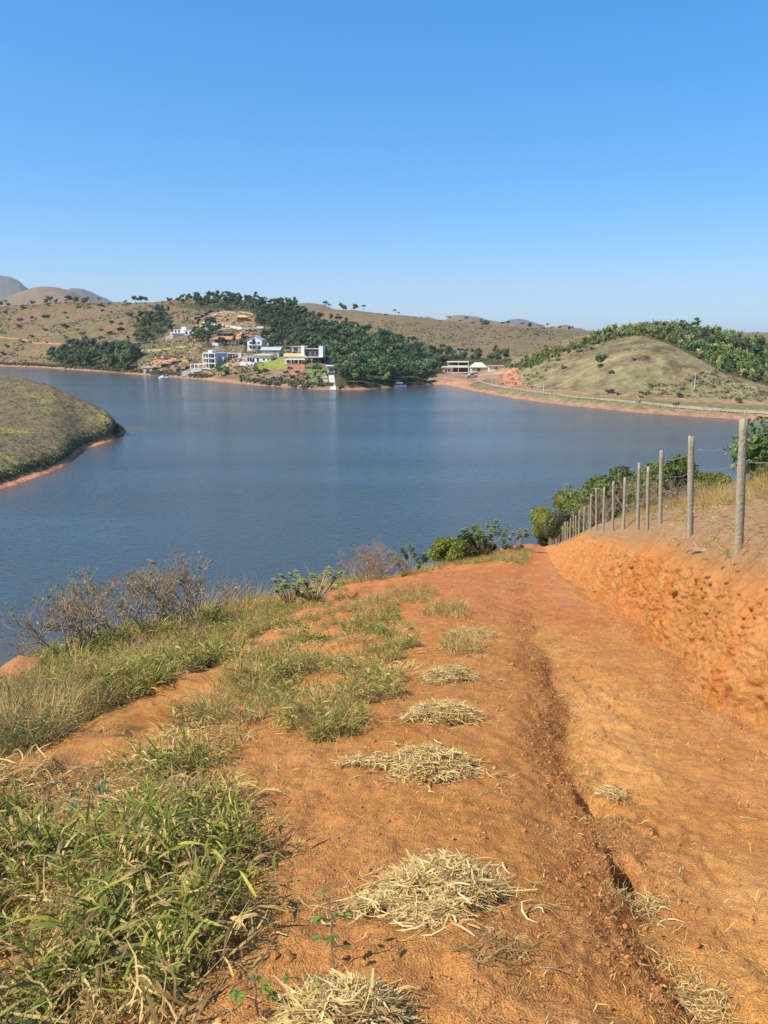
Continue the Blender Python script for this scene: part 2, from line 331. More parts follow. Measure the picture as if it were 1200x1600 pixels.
def build_far():
    az = np.concatenate([np.linspace(-1.45, -0.68, 40)[:-1], np.linspace(-0.68, 0.68, 860), np.linspace(0.68, 1.45, 40)[1:]])
    Yk, Zk = farK(az)
    cnt = [3, 5, 7, 7, 60, 60, 10, 12, 60, 8, 30, 5, 20, 4]
    T = []
    for q, c in enumerate(cnt):
        for i in range(c): T.append((q, i / c))
    T.append((len(cnt) - 1, 1.0))
    q = np.array([a for a, _ in T]); t = np.array([b for _, b in T])
    Y = Yk[:, q] * (1 - t) + Yk[:, q + 1] * t
    z = hermite(Yk, Zk, Y); x = az[:, None] * Y
    z = z + far_noise(x, Y, Y, z)
    nc, nr = Y.shape
    V = np.stack([x, Y, z], -1).reshape(-1, 3)
    # ---- ground cover colours (true colours of grass, earth and lots)
    px, py, _ = proj(V[:, 0], V[:, 1], V[:, 2]); X, YY, ZZ = V.T
    n1 = fbm(X / 60, YY / 60, 5, 1); n2 = fbm(X / 12, YY / 12, 4, 2); n3 = fbm(X / 4, YY / 4, 3, 3)
    dry = np.array([0.195, 0.14, 0.075]); green = np.array([0.14, 0.15, 0.05]); pink = np.array([0.215, 0.135, 0.08]); dark = np.array([0.12, 0.10, 0.055])
    c = dry + (pink - dry) * sstep(-0.3, 0.3, n1)[:, None]
    g = sstep(0.05, 0.35, n1 * 0.6 + n2 * 0.7); c = c * (1 - 0.6 * g[:, None]) + green * 0.6 * g[:, None]
    c = c * (1 - 0.5 * sstep(0.1, 0.4, n3 + n2 * 0.5)[:, None]) + dark * 0.5 * sstep(0.1, 0.4, n3 + n2 * 0.5)[:, None]
    az_ = X / YY
    rt = sstep(0.12, 0.17, az_) * (YY < 620)
    c = c * (1 - 0.75 * rt[:, None]) + 0.75 * rt[:, None] * (np.array([0.25, 0.205, 0.105]) * (1 + 1.0 * n2[:, None] + .6 * n3[:, None]) * (1 - 0.35 * g[:, None]) )
    far = sstep(1900, 2400, YY)
    c = c * (1 - 0.5 * far[:, None]) + 0.5 * far[:, None] * np.array([0.24, 0.17, 0.12])
    farm = sstep(4200, 5000, YY); c = c * (1 - farm[:, None]) + farm[:, None] * np.array([0.13, 0.115, 0.10])
    S = np.interp(az_, sh_az, sh_Y); ds = YY - S
    def lay(mask, colr, a=1.0):
        nonlocal c
        m = (np.asarray(mask, float) * a)[:, None]; c = c * (1 - m) + m * np.asarray(colr)
    # earth beach along the shore, grassy verge, cut above the right road
    bw = 5 - 2 * (az_ > .13) + 3 * fbm(az_ * 120, az_ * 0, 3, 1)
    lay((YY < 700) & (ds > 7) & (ds < 22) & (az_ > 0.12), (0.19, 0.17, 0.07), 0.8)
    lay((YY < 700) * (1 - sstep(bw, bw + 2, ds)), (0.36, 0.195, 0.115), 0.95)
    lay((az_ > 0.13) & (ds > 21) & (ds < 27) & (n2 > -0.25) & (YY < 600), (0.36, 0.19, 0.11), 0.7)
    near = YY < 1000
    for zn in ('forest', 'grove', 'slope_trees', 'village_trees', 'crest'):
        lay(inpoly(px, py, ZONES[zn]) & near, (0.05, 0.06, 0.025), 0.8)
    village = [(215,552),(300,535),(300,495),(345,482),(400,492),(440,520),(520,560),(520,606),(440,603),(290,592),(215,585)]
    lay(inpoly(px, py, village) & near & (n2 > -0.1), (0.30, 0.20, 0.12), 0.6)
    lay(inpoly(px, py, [(205,545),(240,538),(300,540),(290,552),(210,560)]) & near, (0.16, 0.17, 0.06), 0.8)
    lay(inpoly(px, py, [(225,575),(245,556),(285,555),(300,562),(250,580)]) & near, (0.45, 0.24, 0.14), 0.9)
    lay(inpoly(px, py, [(305,582),(345,566),(385,552),(400,560),(350,575),(330,583)]) & near, (0.40, 0.26, 0.16), 0.8)
    lay(inpoly(px, py, [(318,500),(345,486),(400,494),(398,512),(345,515)]) & near, (0.36, 0.22, 0.13), 0.8)
    lay(inpoly(px, py, [(388,575),(410,558),(440,558),(462,568),(440,578),(400,583)]) & near, (0.24, 0.27, 0.05), 0.9)
    lay(inpoly(px, py, [(392,586),(405,577),(445,576),(460,585),(440,592)]) & near, (0.26, 0.18, 0.11), 0.9)
    lay(inpoly(px, py, [(447,568),(480,568),(472,590),(458,592)]) & near, (0.36, 0.17, 0.11), 0.9)
    lay(inpoly(px, py, [(484,575),(500,575),(508,602),(482,600)]) & near, (0.17, 0.19, 0.06), 0.9)
    # earthworks at the cove and the red track on the right hill
    lay(inpoly(px, py, [(668,588),(700,581),(800,574),(800,592),(760,592),(735,600),(715,604),(670,603)]) & near & (n3 > -0.35), (0.38, 0.215, 0.13), 0.9)
    lay(inpoly(px, py, [(780,582),(802,578),(820,606),(770,604)]) & near, (0.34, 0.175, 0.105), 0.9)
    me = mesh_np('far_hills', V, grid_faces(nc, nr)[:, ::-1], None, [M['terrain']], None, True, np.clip(c, 0.01, 1))
    return tag(link('hills', me), None, None, None, 'structure')
build_far()

# ------------------------------------------------------------------ peninsula on the left
pn_az, pn_Y = pts_on_water([(-1500,1400),(-900,1180),(-500,1010),(-200,850),(-60,790),(0,766),(30,755),(60,744),(90,734),(105,726),(118,714),(122,706),(140,699),(158,694),(175,689),(190,682),(200,673),(206,668)])
_g = np.linspace(pn_az[0], pn_az[-1], 3000); _s = np.interp(_g, pn_az, pn_Y); _k = np.hanning(61); _k /= _k.sum(); _p = np.pad(_s, 30, mode='edge'); pn_az, pn_Y = _g, np.convolve(_p, _k, 'valid')
pc = curve([(-1500,500,300),(-900,530,290),(-500,555,275),(-200,572,260),(0,586,240),(40,593,234),(80,604,226),(120,622,217),(160,641,207),(185,656,200),(200,665,196),(206,668,193)])
def pen_K(az):
    S = np.interp(az, pn_az, pn_Y); cy = np.interp(az, pc[0], pc[1]); cz = np.interp(az, pc[0], pc[2])
    cy = np.maximum(cy, S + 1.5); cz = np.maximum(cz, 0.1); k = np.clip(cz / 6, 0.05, 1)
    Y = [S - 12, S, S + 3 * k, S + 5.5 * k + .1, S + 0.45 * (cy - S) + .3, cy + .6, cy + 25 * k + 1, cy + 60 * k + 2]
    Z = [S*0 - 3, S*0, 0.38 * k, 1.7 * k, np.maximum(0.5 * cz, 2.2 * k), cz, cz * 0.5, S*0 - 3]
    return np.stack(Y, -1), np.stack(Z, -1)
def pen_z(x, y):
    x = np.atleast_1d(np.asarray(x, float)); y = np.atleast_1d(np.asarray(y, float))
    Yk, Zk = pen_K(x / y); z = hermite(Yk, Zk, y); tp = sstep(pn_az[-1] + .002, pn_az[-1] - .035, x / y) ** .6; z = z * tp - 2.0 * (1 - tp)
    return z + pen_noise(x, y, z) * sstep(pn_az[-1] + .002, pn_az[-1] - .03, x / y)
def pen_noise(x, y, z):
    w = sstep(0.3, 3, z)
    return w * (fbm(x / 25, y / 25, 3, 0) * .35 + np.maximum(fbm(x / 2.2, y / 2.2, 3, 1), -0.1) * 0.35) + 0.25 * fbm(x / 1.6, y / 1.6, 3, 2)
def build_pen():
    a0, a1 = pn_az[0], pn_az[-1]
    az = np.concatenate([np.linspace(a0, -0.62, 50)[:-1], np.linspace(-0.62, a1 + 0.002, 420)])
    Yk, Zk = pen_K(az); cnt = [3, 14, 14, 90, 90, 20, 6]
    T = [(q, i / c) for q, c in enumerate(cnt) for i in range(c)] + [(len(cnt) - 1, 1.0)]
    q = np.array([a for a, _ in T]); t = np.array([b for _, b in T])
    Y = Yk[:, q] * (1 - t) + Yk[:, q + 1] * t; z = hermite(Yk, Zk, Y); x = az[:, None] * Y
    tip = sstep(a1 + 0.002, a1 - 0.035, az)[:, None] ** .6; z = z * tip - 2.0 * (1 - tip)
    z = z + pen_noise(x, Y, z) * sstep(a1 + .002, a1 - .03, az)[:, None]
    V = np.stack([x, Y, z], -1).reshape(-1, 3); X, YY, ZZ = V.T
    S = np.interp(X / YY, pn_az, pn_Y); ds = YY - S
    n1 = fbm(X / 14, YY / 14, 4, 2); n2 = fbm(X / 2.5, YY / 2.5, 4, 1)
    c = np.array([0.185, 0.14, 0.082]) * (1 + 0.5 * n2[:, None]); ye = sstep(0.16, 0.34, n1 + 0.3 * n2 + 0.25 * sstep(-0.44, -0.52, X / YY) * sstep(200, 150, YY))
    c = c * (1 - ye[:, None] * .8) + .8 * ye[:, None] * np.array([0.24, 0.215, 0.07])
    dk = sstep(0.15, 0.3, n2); c = c * (1 - .5 * dk[:, None]) + .5 * dk[:, None] * np.array([0.1, 0.08, 0.04])
    b = (1 - sstep(.6, .9, ZZ + 0.4 * n2)) * (ds < 12); c = c * (1 - b[:, None]) + b[:, None] * np.array([0.46, 0.2, 0.1]) * (1 + 0.6 * n2[:, None])
    sc = sstep(.7, 1.0, ZZ) * (1 - sstep(4.5, 7, ds)); c = c * (1 - .35 * sc[:, None]) + .35 * sc[:, None] * np.array([0.10, 0.09, 0.04])  # steep scarp: overhanging scrub and the face's shade, both mixed into the colour
    me = mesh_np('peninsula', V, grid_faces(*Y.shape)[:, ::-1], None, [M['penin']], None, True, np.clip(c, 0.01, 1))
    return tag(link('peninsula_hill', me), None, None, None, 'structure')
build_pen()

# ------------------------------------------------------------------ near hillside with the track, gully and cut bank
_t = lambda d, pts: np.interp(d, [p[0] for p in pts], [p[1] for p in pts])
XC = [(-10,-5.5),(10,-5.5),(14.5,-5.2),(16.7,-4.0),(23,-2.4),(35,0.6),(50,4.2),(70,9.5),(90,15),(140,27)]
XL = [(-10,-.5),(2,-.52),(2.9,-.5),(4.3,-.95),(5.3,-.75),(6.4,0),(10.4,.37),(24,1.2),(28,2.5),(33,5.6),(44,8.1),(90,17.6),(140,28)]
XG = [(-10,1.02),(2,1.02),(2.35,1.04),(3.19,1.14),(4.83,1.38),(8.75,1.96),(11.8,2.52),(18,3.55),(26,4.9),(33,6.5),(44,8.9),(90,18.5),(140,29)]
XF = [(-10,2.9),(5.3,2.95),(6.3,3.0),(7.2,3.17),(10.7,4.0),(13.7,4.43),(17.2,4.98),(24.7,6.1),(33,7.7),(44,9.95),(90,19.4),(140,30)]
BH = [(-10,1.2),(5,1.22),(8.2,1.27),(12,1.42),(20,1.5),(31.6,1.6),(40,1.25),(51,.95),(59,.7),(75,.35),(90,.1),(140,0)]
def keys(d):
    xc = _t(d, XC); xl = _t(d, XL); xg = _t(d, XG); xf = _t(d, XF)
    xg = xg + 0.05 * np.sin(d * 2.3) * sstep(1.5, 3, d) + 0.07 * np.sin(d * 0.9 + 1)
    xf = xf + 0.10 * fbm(d * 1.1, d * 0, 3, 2) + 0.07 * np.sin(d * 1.7)
    xt = np.maximum(2.35 + 0.207 * d - 0.50, _t(d, [(-10,3.2),(6,3.2),(9,3.5)]) * (d < 9))
    xt = np.maximum(xt, xf + 0.22)
    return xc, xl, xg, xf, xt
def smax(a, b, k): return 0.5 * (a + b + np.sqrt((a - b) ** 2 + k * k))
def near_h(x, d, fine=True):
    """ground height (absolute z) of the near hillside"""
    x = np.asarray(x, float); d = np.asarray(d, float)
    xc, xl, xg, xf, xt = keys(d)
    z = EYE - (1.6 + np.where(d > 0, 0.26, 0.2) * d)
    u = x - xg
    lvl = (0.13 - .08 * sstep(7, 15, d)) * (1 - sstep(-0.48, 0.03, u + 0.10 * fbm(x * 3, d * 2, 4, 1)))
    lvl = lvl + 0.05 * np.exp(-((x - (xg + xl) * .5) / 0.6) ** 2)
    gd = (0.025 + 0.05 * sstep(-.1, .35, fbm(d * 1.3, d * 0 + 3, 3, 1))) * sstep(1.0, 2.2, d) * (1 - 0.85 * sstep(7, 14, d))
    gw = np.where(u > 0, 0.16, 0.09) * (1 + .35 * fbm(d * 4, x * 3, 2, 2))
    z = z + lvl - gd * np.exp(-(u / gw) ** 2)
    led = np.exp(-((u - .30) / .24) ** 4) * (1 - sstep(7, 11, d)); q = fbm(x / .35, d / .5, 3, 2) * 4; z = z + led * (np.floor(q) + sstep(.75, 1, q - np.floor(q))) * .022
    z = z - 0.26 * np.exp(-((u + 0.01) / 0.055) ** 4 - ((d - 3.02) / 0.17) ** 4) - 0.14 * np.exp(-((u) / 0.06) ** 2 - ((d - 3.95) / 0.12) ** 2)
    z = z + 0.05 * sstep(0.2, 1.4, u) * (1 - sstep(xf - .3, xf, x))
    # right of the foot: cut bank, then rising slope, then down to the water
    bh = _t(d, BH); f = np.clip((x - xf) / (xt - xf), 0, 1)
    prof = np.where(f < .12, f * 1.1, .132 + (f - .12) * 0.9864)
    prof = prof * 0.7 + 0.3 * np.sin(f * math.pi / 2)
    w = np.maximum(x - xt, 0)
    up = .30 + .10 * (1 - sstep(14, 30, d))
    rise = np.where(w < 3, up * sstep(-.03, .5 + .3 * sstep(12, 25, d), w) + 0.33 * w - 0.02 * w * w, up + .81 + 0.28 * (w - 3) - 0.055 * (w - 3) ** 2)
    rise = np.where(w > 8, up + .835 - 0.33 * (w - 8), rise)
    edge = .16 + .08 * (1 - sstep(14, 30, d)); z = z + (bh - edge * (1 - sstep(30, 60, d))) * prof + rise * (1 - .35 * sstep(35, 70, d))
    # left: gentle fall, then the crest and the steep side
    wl = np.maximum(xl - x, 0); z = z - 0.13 * wl
    wc = np.maximum(xc - x, 0); z = z - 0.55 * (np.sqrt(wc * wc + 1.0) - 1.0)
    z = z + fbm(x / 1.7, d / 1.7, 4, 0) * 0.10 * sstep(0, .5, np.abs(x - xg))
    z = z + 0.09 * sstep(-.05, .25, fbm(x / .8 + 9, d / .8, 3, 2)) * sstep(0.1, .6, wl)
    if fine:
        z = z + fbm(x / .16, d / .16, 4, 3, .6) * (0.030 + .05 * sstep(0, .1, w) * (1 - sstep(1.5, 3, w))) + np.abs(fbm(x / .045, d / .045, 2, 1)) * 0.014
        crumb = np.exp(-((u + .16) / .16) ** 2); z = z + crumb * np.abs(fbm(x / .05, d / .05, 3, 2)) * 0.03
    z = np.maximum(z, -4.0 + 0 * z)
    return z
def near_hit(px, py, dmax=105):
    u, dy, dz = ray(px, py); Y = np.exp(np.linspace(math.log(1.0), math.log(dmax), 1500)); t = Y / dy
    z = near_h(u * t, Y, False); k = np.nonzero(z > EYE + dz * t)[0]
    if len(k) == 0: return None
    q = k[0]; return Vector((u * t[q], Y[q], near_h(u * t[q], Y[q]).item()))
def build_near():
    rows = [-10 + .25 * i for i in range(42)]; d = 0.5
    while d < 1.5: rows.append(d); d += 0.035
    while d < 115: rows.append(d); d += max(0.010, 0.0052 * d)
    rows += [118, 122, 128, 135]
    d = np.array(rows); xc, xl, xg, xf, xt = keys(d)
    segs = [(xc - 60, xc - 1.5, 26, 2.0), (xc - 1.5, xl, 110, 1), (xl, xg - .3, 100, 1), (xg - .3, xg + .3, 56, 1), (xg + .3, xf, 90, 1), (xf, xt, 64, 1), (xt, xt + 4, 56, 1), (xt + 4, xt + 60, 26, -2.0)]
    cols = []; seg_id = []
    for si, (a, b, n, pw) in enumerate(segs):
        for i in range(n):
            t = i / n
            if pw == 2.0: t = 1 - (1 - t) ** 2
            if pw == -2.0: t = t * t
            cols.append(a * (1 - t) + b * t); seg_id.append(si + i / n)
    cols.append(segs[-1][1]); seg_id.append(8)
    X = np.stack(cols, 1); sid = np.array(seg_id)[None, :] + 0 * X; D = np.repeat(d[:, None], X.shape[1], 1)
    Z = near_h(X, D)
    # lumps and rills pushed out of the bank face, sideways as well as up
    f = np.clip(sid - 5, 0, 1) * (sid < 6.5); face = sstep(4.9, 5.2, sid) * (1 - sstep(5.9, 6.12, sid))
    lump = fbm(D / .55, Z * 2.2, 4, 1, .6) * 0.08 + np.abs(fbm(D / .07, Z * 2.6, 4, 2, .65)) * 0.09
    lump = lump + (np.abs(fbm(D / .05, Z * 11, 3, 1, .7)) - .2) * .09
    pock = sstep(0.3, 0.5, fbm(D / .3 + 5, Z * 4, 3, 3)) * 0.09
    X2 = X + face * (pock - lump * 0.9); Z2 = Z + face * 0.25 * fbm(D / .3, X / .2, 3, 1) * .35
    V = np.stack([X2, D, Z2], -1).reshape(-1, 3)
    # ---- colours of the earth, with the gully wall's shade painted in
    x = X.ravel(); y = D.ravel(); u = x - np.repeat(xg, X.shape[1]); s = sid.ravel()
    n1 = fbm(x / .9, y / .9, 4, 1); n2 = fbm(x / .22, y / .22, 4, 2); n3 = fbm(x / 3, y / 3, 3, 3)
    col = np.array([0.495, 0.21, 0.062]) * (1 + 0.18 * n1[:, None])
    def lay(m, cc, a=1.0):
        nonlocal col
        m = np.clip(m * a, 0, 1)[:, None]; col = col * (1 - m) + m * np.asarray(cc)
    lay(sstep(8, 15, y) * (1 - sstep(5, 5.3, s)), (0.50, 0.165, 0.06), .75)
    lay(sstep(0.2, .9, u) * (s < 5) * sstep(-.25, .2, n1 + n3), (0.43, 0.205, 0.082), .6)
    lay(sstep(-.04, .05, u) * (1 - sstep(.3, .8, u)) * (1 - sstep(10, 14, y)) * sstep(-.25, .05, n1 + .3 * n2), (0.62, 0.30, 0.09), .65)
    lay(np.exp(-((u + .13) / .13) ** 2) * (1 - sstep(7, 12, y)), (0.34, 0.145, 0.045), .5)  # crumbly left wall of the gully, its shade painted into the soil colour
    lay((s < 3) * sstep(.0, .35, n3 + .5 * n1), (0.45, 0.20, 0.06), .5)
    lay((s > 4.6) & (s <= 6), (0.51, 0.225, 0.07), .8)
    lay(((s > 4.9) & (s <= 6.1)) * sstep(.05, .3, n1 + .4 * n2), (0.50, 0.175, 0.048), .7)
    lay(sstep(6, 6.08, s), (0.33, 0.20, 0.105), .92)
    lay(sstep(6.2, 6.6, s) * sstep(-.2, .3, n1 + n3), (0.36, 0.25, 0.135), .8)
    lay(1 - sstep(.9, 1.5, s), (0.25, 0.16, 0.07), .8)
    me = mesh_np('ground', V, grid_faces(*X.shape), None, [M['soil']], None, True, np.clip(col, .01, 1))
    return tag(link('ground', me), None, None, None, 'structure')
build_near()

# ------------------------------------------------------------------ lake and lake bed
def water_material():
    m = bpy.data.materials.new('lake_water'); m.use_nodes = True; t = m.node_tree; N = t.nodes; L = t.links
    p = N['Principled BSDF']; p.inputs['IOR'].default_value = 1.333; p.inputs['Specular IOR Level'].default_value = 0.5
    tc = N.new('ShaderNodeTexCoord')
    mp = N.new('ShaderNodeMapping'); mp.inputs['Scale'].default_value = (0.006, 0.03, 1); L.new(tc.outputs['Object'], mp.inputs[0])
    sl_ = N.new('ShaderNodeTexNoise'); sl_.inputs['Scale'].default_value = 1; sl_.inputs['Detail'].default_value = 4; L.new(mp.outputs[0], sl_.inputs[0])
    rr = N.new('ShaderNodeMapRange'); rr.inputs[1].default_value = .35; rr.inputs[2].default_value = .65; rr.inputs[3].default_value = .09; rr.inputs[4].default_value = .13
    L.new(sl_.outputs[0], rr.inputs[0]); L.new(rr.outputs[0], p.inputs['Roughness'])
    a = N.new('ShaderNodeAttribute'); a.attribute_name = 'col'; L.new(a.outputs['Color'], p.inputs['Base Color'])
    m2 = N.new('ShaderNodeMapping'); m2.inputs['Scale'].default_value = (0.8, 1.7, 1); m2.inputs['Rotation'].default_value = (0, 0, .25); L.new(tc.outputs['Object'], m2.inputs[0])
    w1 = N.new('ShaderNodeTexNoise'); w1.inputs['Scale'].default_value = 1.2; w1.inputs['Detail'].default_value = 4; w1.inputs['Distortion'].default_value = .4; L.new(m2.outputs[0], w1.inputs[0])
    rb = N.new('ShaderNodeMapRange'); rb.inputs[1].default_value = .38; rb.inputs[2].default_value = .6; rb.inputs[3].default_value = .55; rb.inputs[4].default_value = .95
    L.new(sl_.outputs[0], rb.inputs[0])
    b = N.new('ShaderNodeBump'); b.inputs['Distance'].default_value = .16; L.new(rb.outputs[0], b.inputs['Strength']); L.new(w1.outputs[0], b.inputs['Height'])
    L.new(b.outputs[0], p.inputs['Normal'])
    return m
def build_lake():
    az = np.linspace(-1.6, 1.6, 220); Y = np.concatenate([[2.0], np.exp(np.linspace(math.log(30), math.log(1500), 160))])
    A, YY = np.meshgrid(az, Y, indexing='ij'); X = A * YY
    V = np.stack([X, YY, 0 * X], -1).reshape(-1, 3); x, y = V[:, 0], V[:, 1]; a_ = x / y
    c = np.zeros((len(V), 3)) + np.array([0.055, 0.070, 0.070])
    ps = np.interp(a_, pn_az, pn_Y); dp = ps - y
    silt = np.clip(1 - np.abs(dp) / 14, 0, 1) * (a_ < pn_az[-1] + .02) + np.clip(1 - (np.interp(a_, sh_az, sh_Y) - y) / 12, 0, 1)
    silt = np.maximum(silt, .8 * sstep(75, 45, y) * sstep(-.2, -.45, a_))
    silt = np.clip(silt, 0, 1)[:, None]; c = c * (1 - silt * .7) + .7 * silt * np.array([0.16, 0.095, 0.07])
    o = link('water', mesh_np('water', V, grid_faces(len(az), len(Y))[:, ::-1], None, [water_material()], None, True, c))
    tag(o, kind='structure')
    b = MB(); b.add([(-9000,-200,-6),(9000,-200,-6),(9000,9500,-6),(-9000,9500,-6)], [(0,1,2,3)], col=(.25,.17,.1))
    tag(b.build('lake_bed', M['terrain']), kind='structure')
build_lake()
# ------------------------------------------------------------------ trees and bushes of the far shore
def ico_lobe(mb, c, r, col, seed=0, sub=1, squash=.85):
    import bmesh
    bm = bmesh.new(); bmesh.ops.create_icosphere(bm, subdivisions=sub, radius=1)
    V = np.array([v.co[:] for v in bm.verts]); F = np.array([[v.index for v in f.verts] for f in bm.faces]); bm.free()
    s = 1 + 0.35 * vnoise(V[:, 0] * 1.7 + seed * 3.1 + 5, V[:, 1] * 1.7 + V[:, 2] * 1.3 + 9, seed % 4)
    V = V * s[:, None] * r; V[:, 2] *= squash
    mb.add(V + np.asarray(c), None, F, col)
def leaf_quads(mb, P, size, cols, rs, flat=0.0, aspect=1.6, nrm=None):
    """P (n,3) positions, one bent leaf clump quad each"""
    n = len(P); d = rs.normal(size=(n, 3)); d[:, 2] *= (1 - flat * .7)
    if nrm is not None: d = np.cross(d, nrm) + .45 * d
    d /= np.linalg.norm(d, axis=1)[:, None]
    e = rs.normal(size=(n, 3)); e -= (e * d).sum(1)[:, None] * d; e /= np.linalg.norm(e, axis=1)[:, None]
    s = np.asarray(size) * rs.uniform(.6, 1.35, n); s = s[:, None]
    a = P - d * s * .5 * aspect; b = P + d * s * .5 * aspect
    V = np.stack([a, P + e * s * .5, b, P - e * s * .5], 1).reshape(-1, 3)
    F = np.arange(4 * n).reshape(-1, 4)
    mb.add(V, F, None, np.repeat(cols, 4, 0))
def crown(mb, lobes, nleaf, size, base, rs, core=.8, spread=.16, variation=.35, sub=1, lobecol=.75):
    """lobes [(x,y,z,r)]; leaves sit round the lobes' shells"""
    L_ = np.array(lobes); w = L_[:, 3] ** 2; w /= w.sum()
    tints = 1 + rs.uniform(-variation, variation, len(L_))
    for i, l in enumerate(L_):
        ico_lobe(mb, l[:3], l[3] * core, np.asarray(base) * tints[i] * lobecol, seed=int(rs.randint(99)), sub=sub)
    k = rs.choice(len(L_), nleaf, p=w); v = rs.normal(size=(nleaf, 3)); v /= np.linalg.norm(v, axis=1)[:, None]
    v[:, 2] = np.where(v[:, 2] < -.45, -v[:, 2], v[:, 2])
    P = L_[k, :3] + v * (L_[k, 3] * (1 + rs.uniform(-spread, spread, nleaf)))[:, None] * np.array([1, 1, .88])
    cols = np.asarray(base)[None] * (tints[k] * (1 + rs.uniform(-variation, variation, nleaf)))[:, None]
    cols[:, 0] *= 1 + rs.uniform(-.12, .25, nleaf)
    leaf_quads(mb, P, size, cols, rs, nrm=v)
def tree_mesh(kind, seed):
    """-> mesh with crown and trunk, about 8 m tall, base at the origin"""
    rs = np.random.RandomState(seed); mb = MB(); tb = (.17, .13, .10)
    if kind == 'round':
        base = [(0.079,0.131,0.045), (0.105,0.166,0.052), (0.063,0.108,0.052), (0.131,0.166,0.061)][seed % 4]; H = 8
        L_ = [(rs.normal() * 1.5, rs.normal() * 1.5, rs.uniform(3.0, 6.3), rs.uniform(1.2, 2.0)) for _ in range(8)]
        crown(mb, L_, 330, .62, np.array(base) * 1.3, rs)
        mb.tube([(0,0,-1),(.1,0,1.5),(.2,.1,3.4),(.1,.2,5)], [.22,.18,.14,.08], 5, tb)
    elif kind == 'tall':
        base = [(0.070,0.119,0.045), (0.096,0.140,0.061)][seed % 2]
        L_ = [(rs.normal() * .8, rs.normal() * .8, rs.uniform(4.8, 8.8), rs.uniform(.8, 1.3)) for _ in range(8)]
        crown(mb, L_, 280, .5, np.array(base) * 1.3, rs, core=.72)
        mb.tube([(0,0,-1),(.1,0,3),(-.1,.1,6),(0,0,8.3)], [.2,.16,.1,.05], 5, tb)
    elif kind == 'spread':
        base = (0.088,0.123,0.058)
        L_ = [(rs.normal() * 1.6, rs.normal() * 1.6, 6.4 + rs.uniform(-.5, .7), rs.uniform(.7, 1.1)) for _ in range(9)]
        crown(mb, L_, 260, .45, base, rs, core=.6)
        mb.tube([(0,0,-1),(.1,0,2.5),(.0,.1,6)], [.2,.15,.08], 5, tb)
        for l in L_[:5]: mb.tube([(0,0,3.6),(l[0]*.6,l[1]*.6,5),(l[0],l[1],l[2])], [.1,.07,.03], 4, tb)
    elif kind == 'bamboo':
        base = [(.34,.39,.10), (.27,.34,.09), (.36,.37,.14)][seed % 3]
        crown(mb, [(rs.normal() * .7, rs.normal() * .7, rs.uniform(1.2, 3.6), rs.uniform(.6, 1.0)) for _ in range(6)], 120, .45, base, rs, core=.7)
        for i in range(16):
            a = rs.uniform(0, 6.28); r = rs.uniform(.1, .6); h = rs.uniform(3.5, 6.5); o = rs.uniform(.5, 1.8)
            P = [(math.cos(a) * (r + o * t * t), math.sin(a) * (r + o * t * t), -.5 + h * t - .6 * o * t ** 4) for t in np.linspace(0, 1, 5)]
            mb.tube(P, [.05,.045,.04,.03,.015], 3, (.16,.16,.06), cap=False)
            q = rs.randint(1, 5, 22); f = rs.rand(22)[:, None]; Pn = np.array(P)
            pp = Pn[q - 1] * (1 - f) + Pn[q] * f + rs.normal(size=(22, 3)) * .22
            leaf_quads(mb, pp, .42, np.asarray(base)[None] * (1 + rs.uniform(-.35, .35, 22))[:, None], rs, aspect=2.2)
    elif kind == 'bush':
        base = [(.085,.125,.045), (.14,.16,.065), (.09,.10,.05)][seed % 3]
        L_ = [(rs.normal() * .9, rs.normal() * .9, rs.uniform(.4, 1.3), rs.uniform(.5, .95)) for _ in range(6)]
        crown(mb, L_, 190, .36, base, rs)
        mb.tube([(0,0,-.5),(.05,0,.4),(.1,.1,1)], [.1,.08,.04], 4, tb)
    elif kind == 'palm':
        mb.tube([(0,0,-1),(.1,0,2),(.15,0,4)], [.16,.12,.1], 6, (.2,.16,.12))
        for i in range(14):
            a = i * 2.4; P = np.array([(math.cos(a) * t * 1.9, math.sin(a) * t * 1.9, 4 + 1.0 * t - 1.9 * t * t) for t in np.linspace(0, 1, 5)]) + [.15, 0, 0]
            side = np.array([-math.sin(a), math.cos(a), -.3]); w = np.array([.08,.36,.38,.25,.03])[:, None]
            V = np.vstack([P - side * w, P, P + side * w * [1, 1, 1]]); n = 5
            F = [(k, k + 1, k + n + 1, k + n) for k in range(4)] + [(n + k, n + k + 1, 2 * n + k + 1, 2 * n + k) for k in range(4)]
            mb.add(V, F, None, (.06,.085,.03))
    return mb
PROTO = {}
def protos(kind, n):
    PROTO[kind] = []
    for i in range(n):
        mb = tree_mesh(kind, 31 * i + 7); PROTO[kind].append((mb, mb.mesh(kind + '_tree', M['leaf_far'])))
for k, n in (('round', 6), ('tall', 4), ('spread', 3), ('bamboo', 4), ('bush', 5), ('palm', 2)): protos(k, n)
FAR = []                                   # (distance-size score, kind, variant, loc, rot, scale, label, category, group, name)
_taken = {}
def scatter(zone, sx, sy, kinds, smin, smax, label, cat, group, name, jitter=.5, skip=None, keep=1.0, y1=1700):
    poly = ZONES[zone] if isinstance(zone, str) else zone; xs = [p[0] for p in poly]; ys = [p[1] for p in poly]; y = min(ys); row = 0
    while y <= max(ys):
        x = min(xs) + (row % 2) * sx / 2
        while x <= max(xs):
            px = x + rnd.uniform(-jitter, jitter) * sx; py = y + rnd.uniform(-jitter, jitter) * sy
            if rnd.random() < keep and inpoly([px], [py], poly)[0] and not (skip and any(inpoly([px], [py], q)[0] for q in skip)):
                h = hit(px, py, y1=y1)
                if h is not None:
                    k = kinds[rnd.randrange(len(kinds))]; v = rnd.randrange(len(PROTO[k])); s = rnd.uniform(smin, smax)
                    FAR.append((s / h.y, k, v, h, rnd.uniform(0, 6.28), s, label, cat, group, name))
            x += sx
        y += sy; row += 1
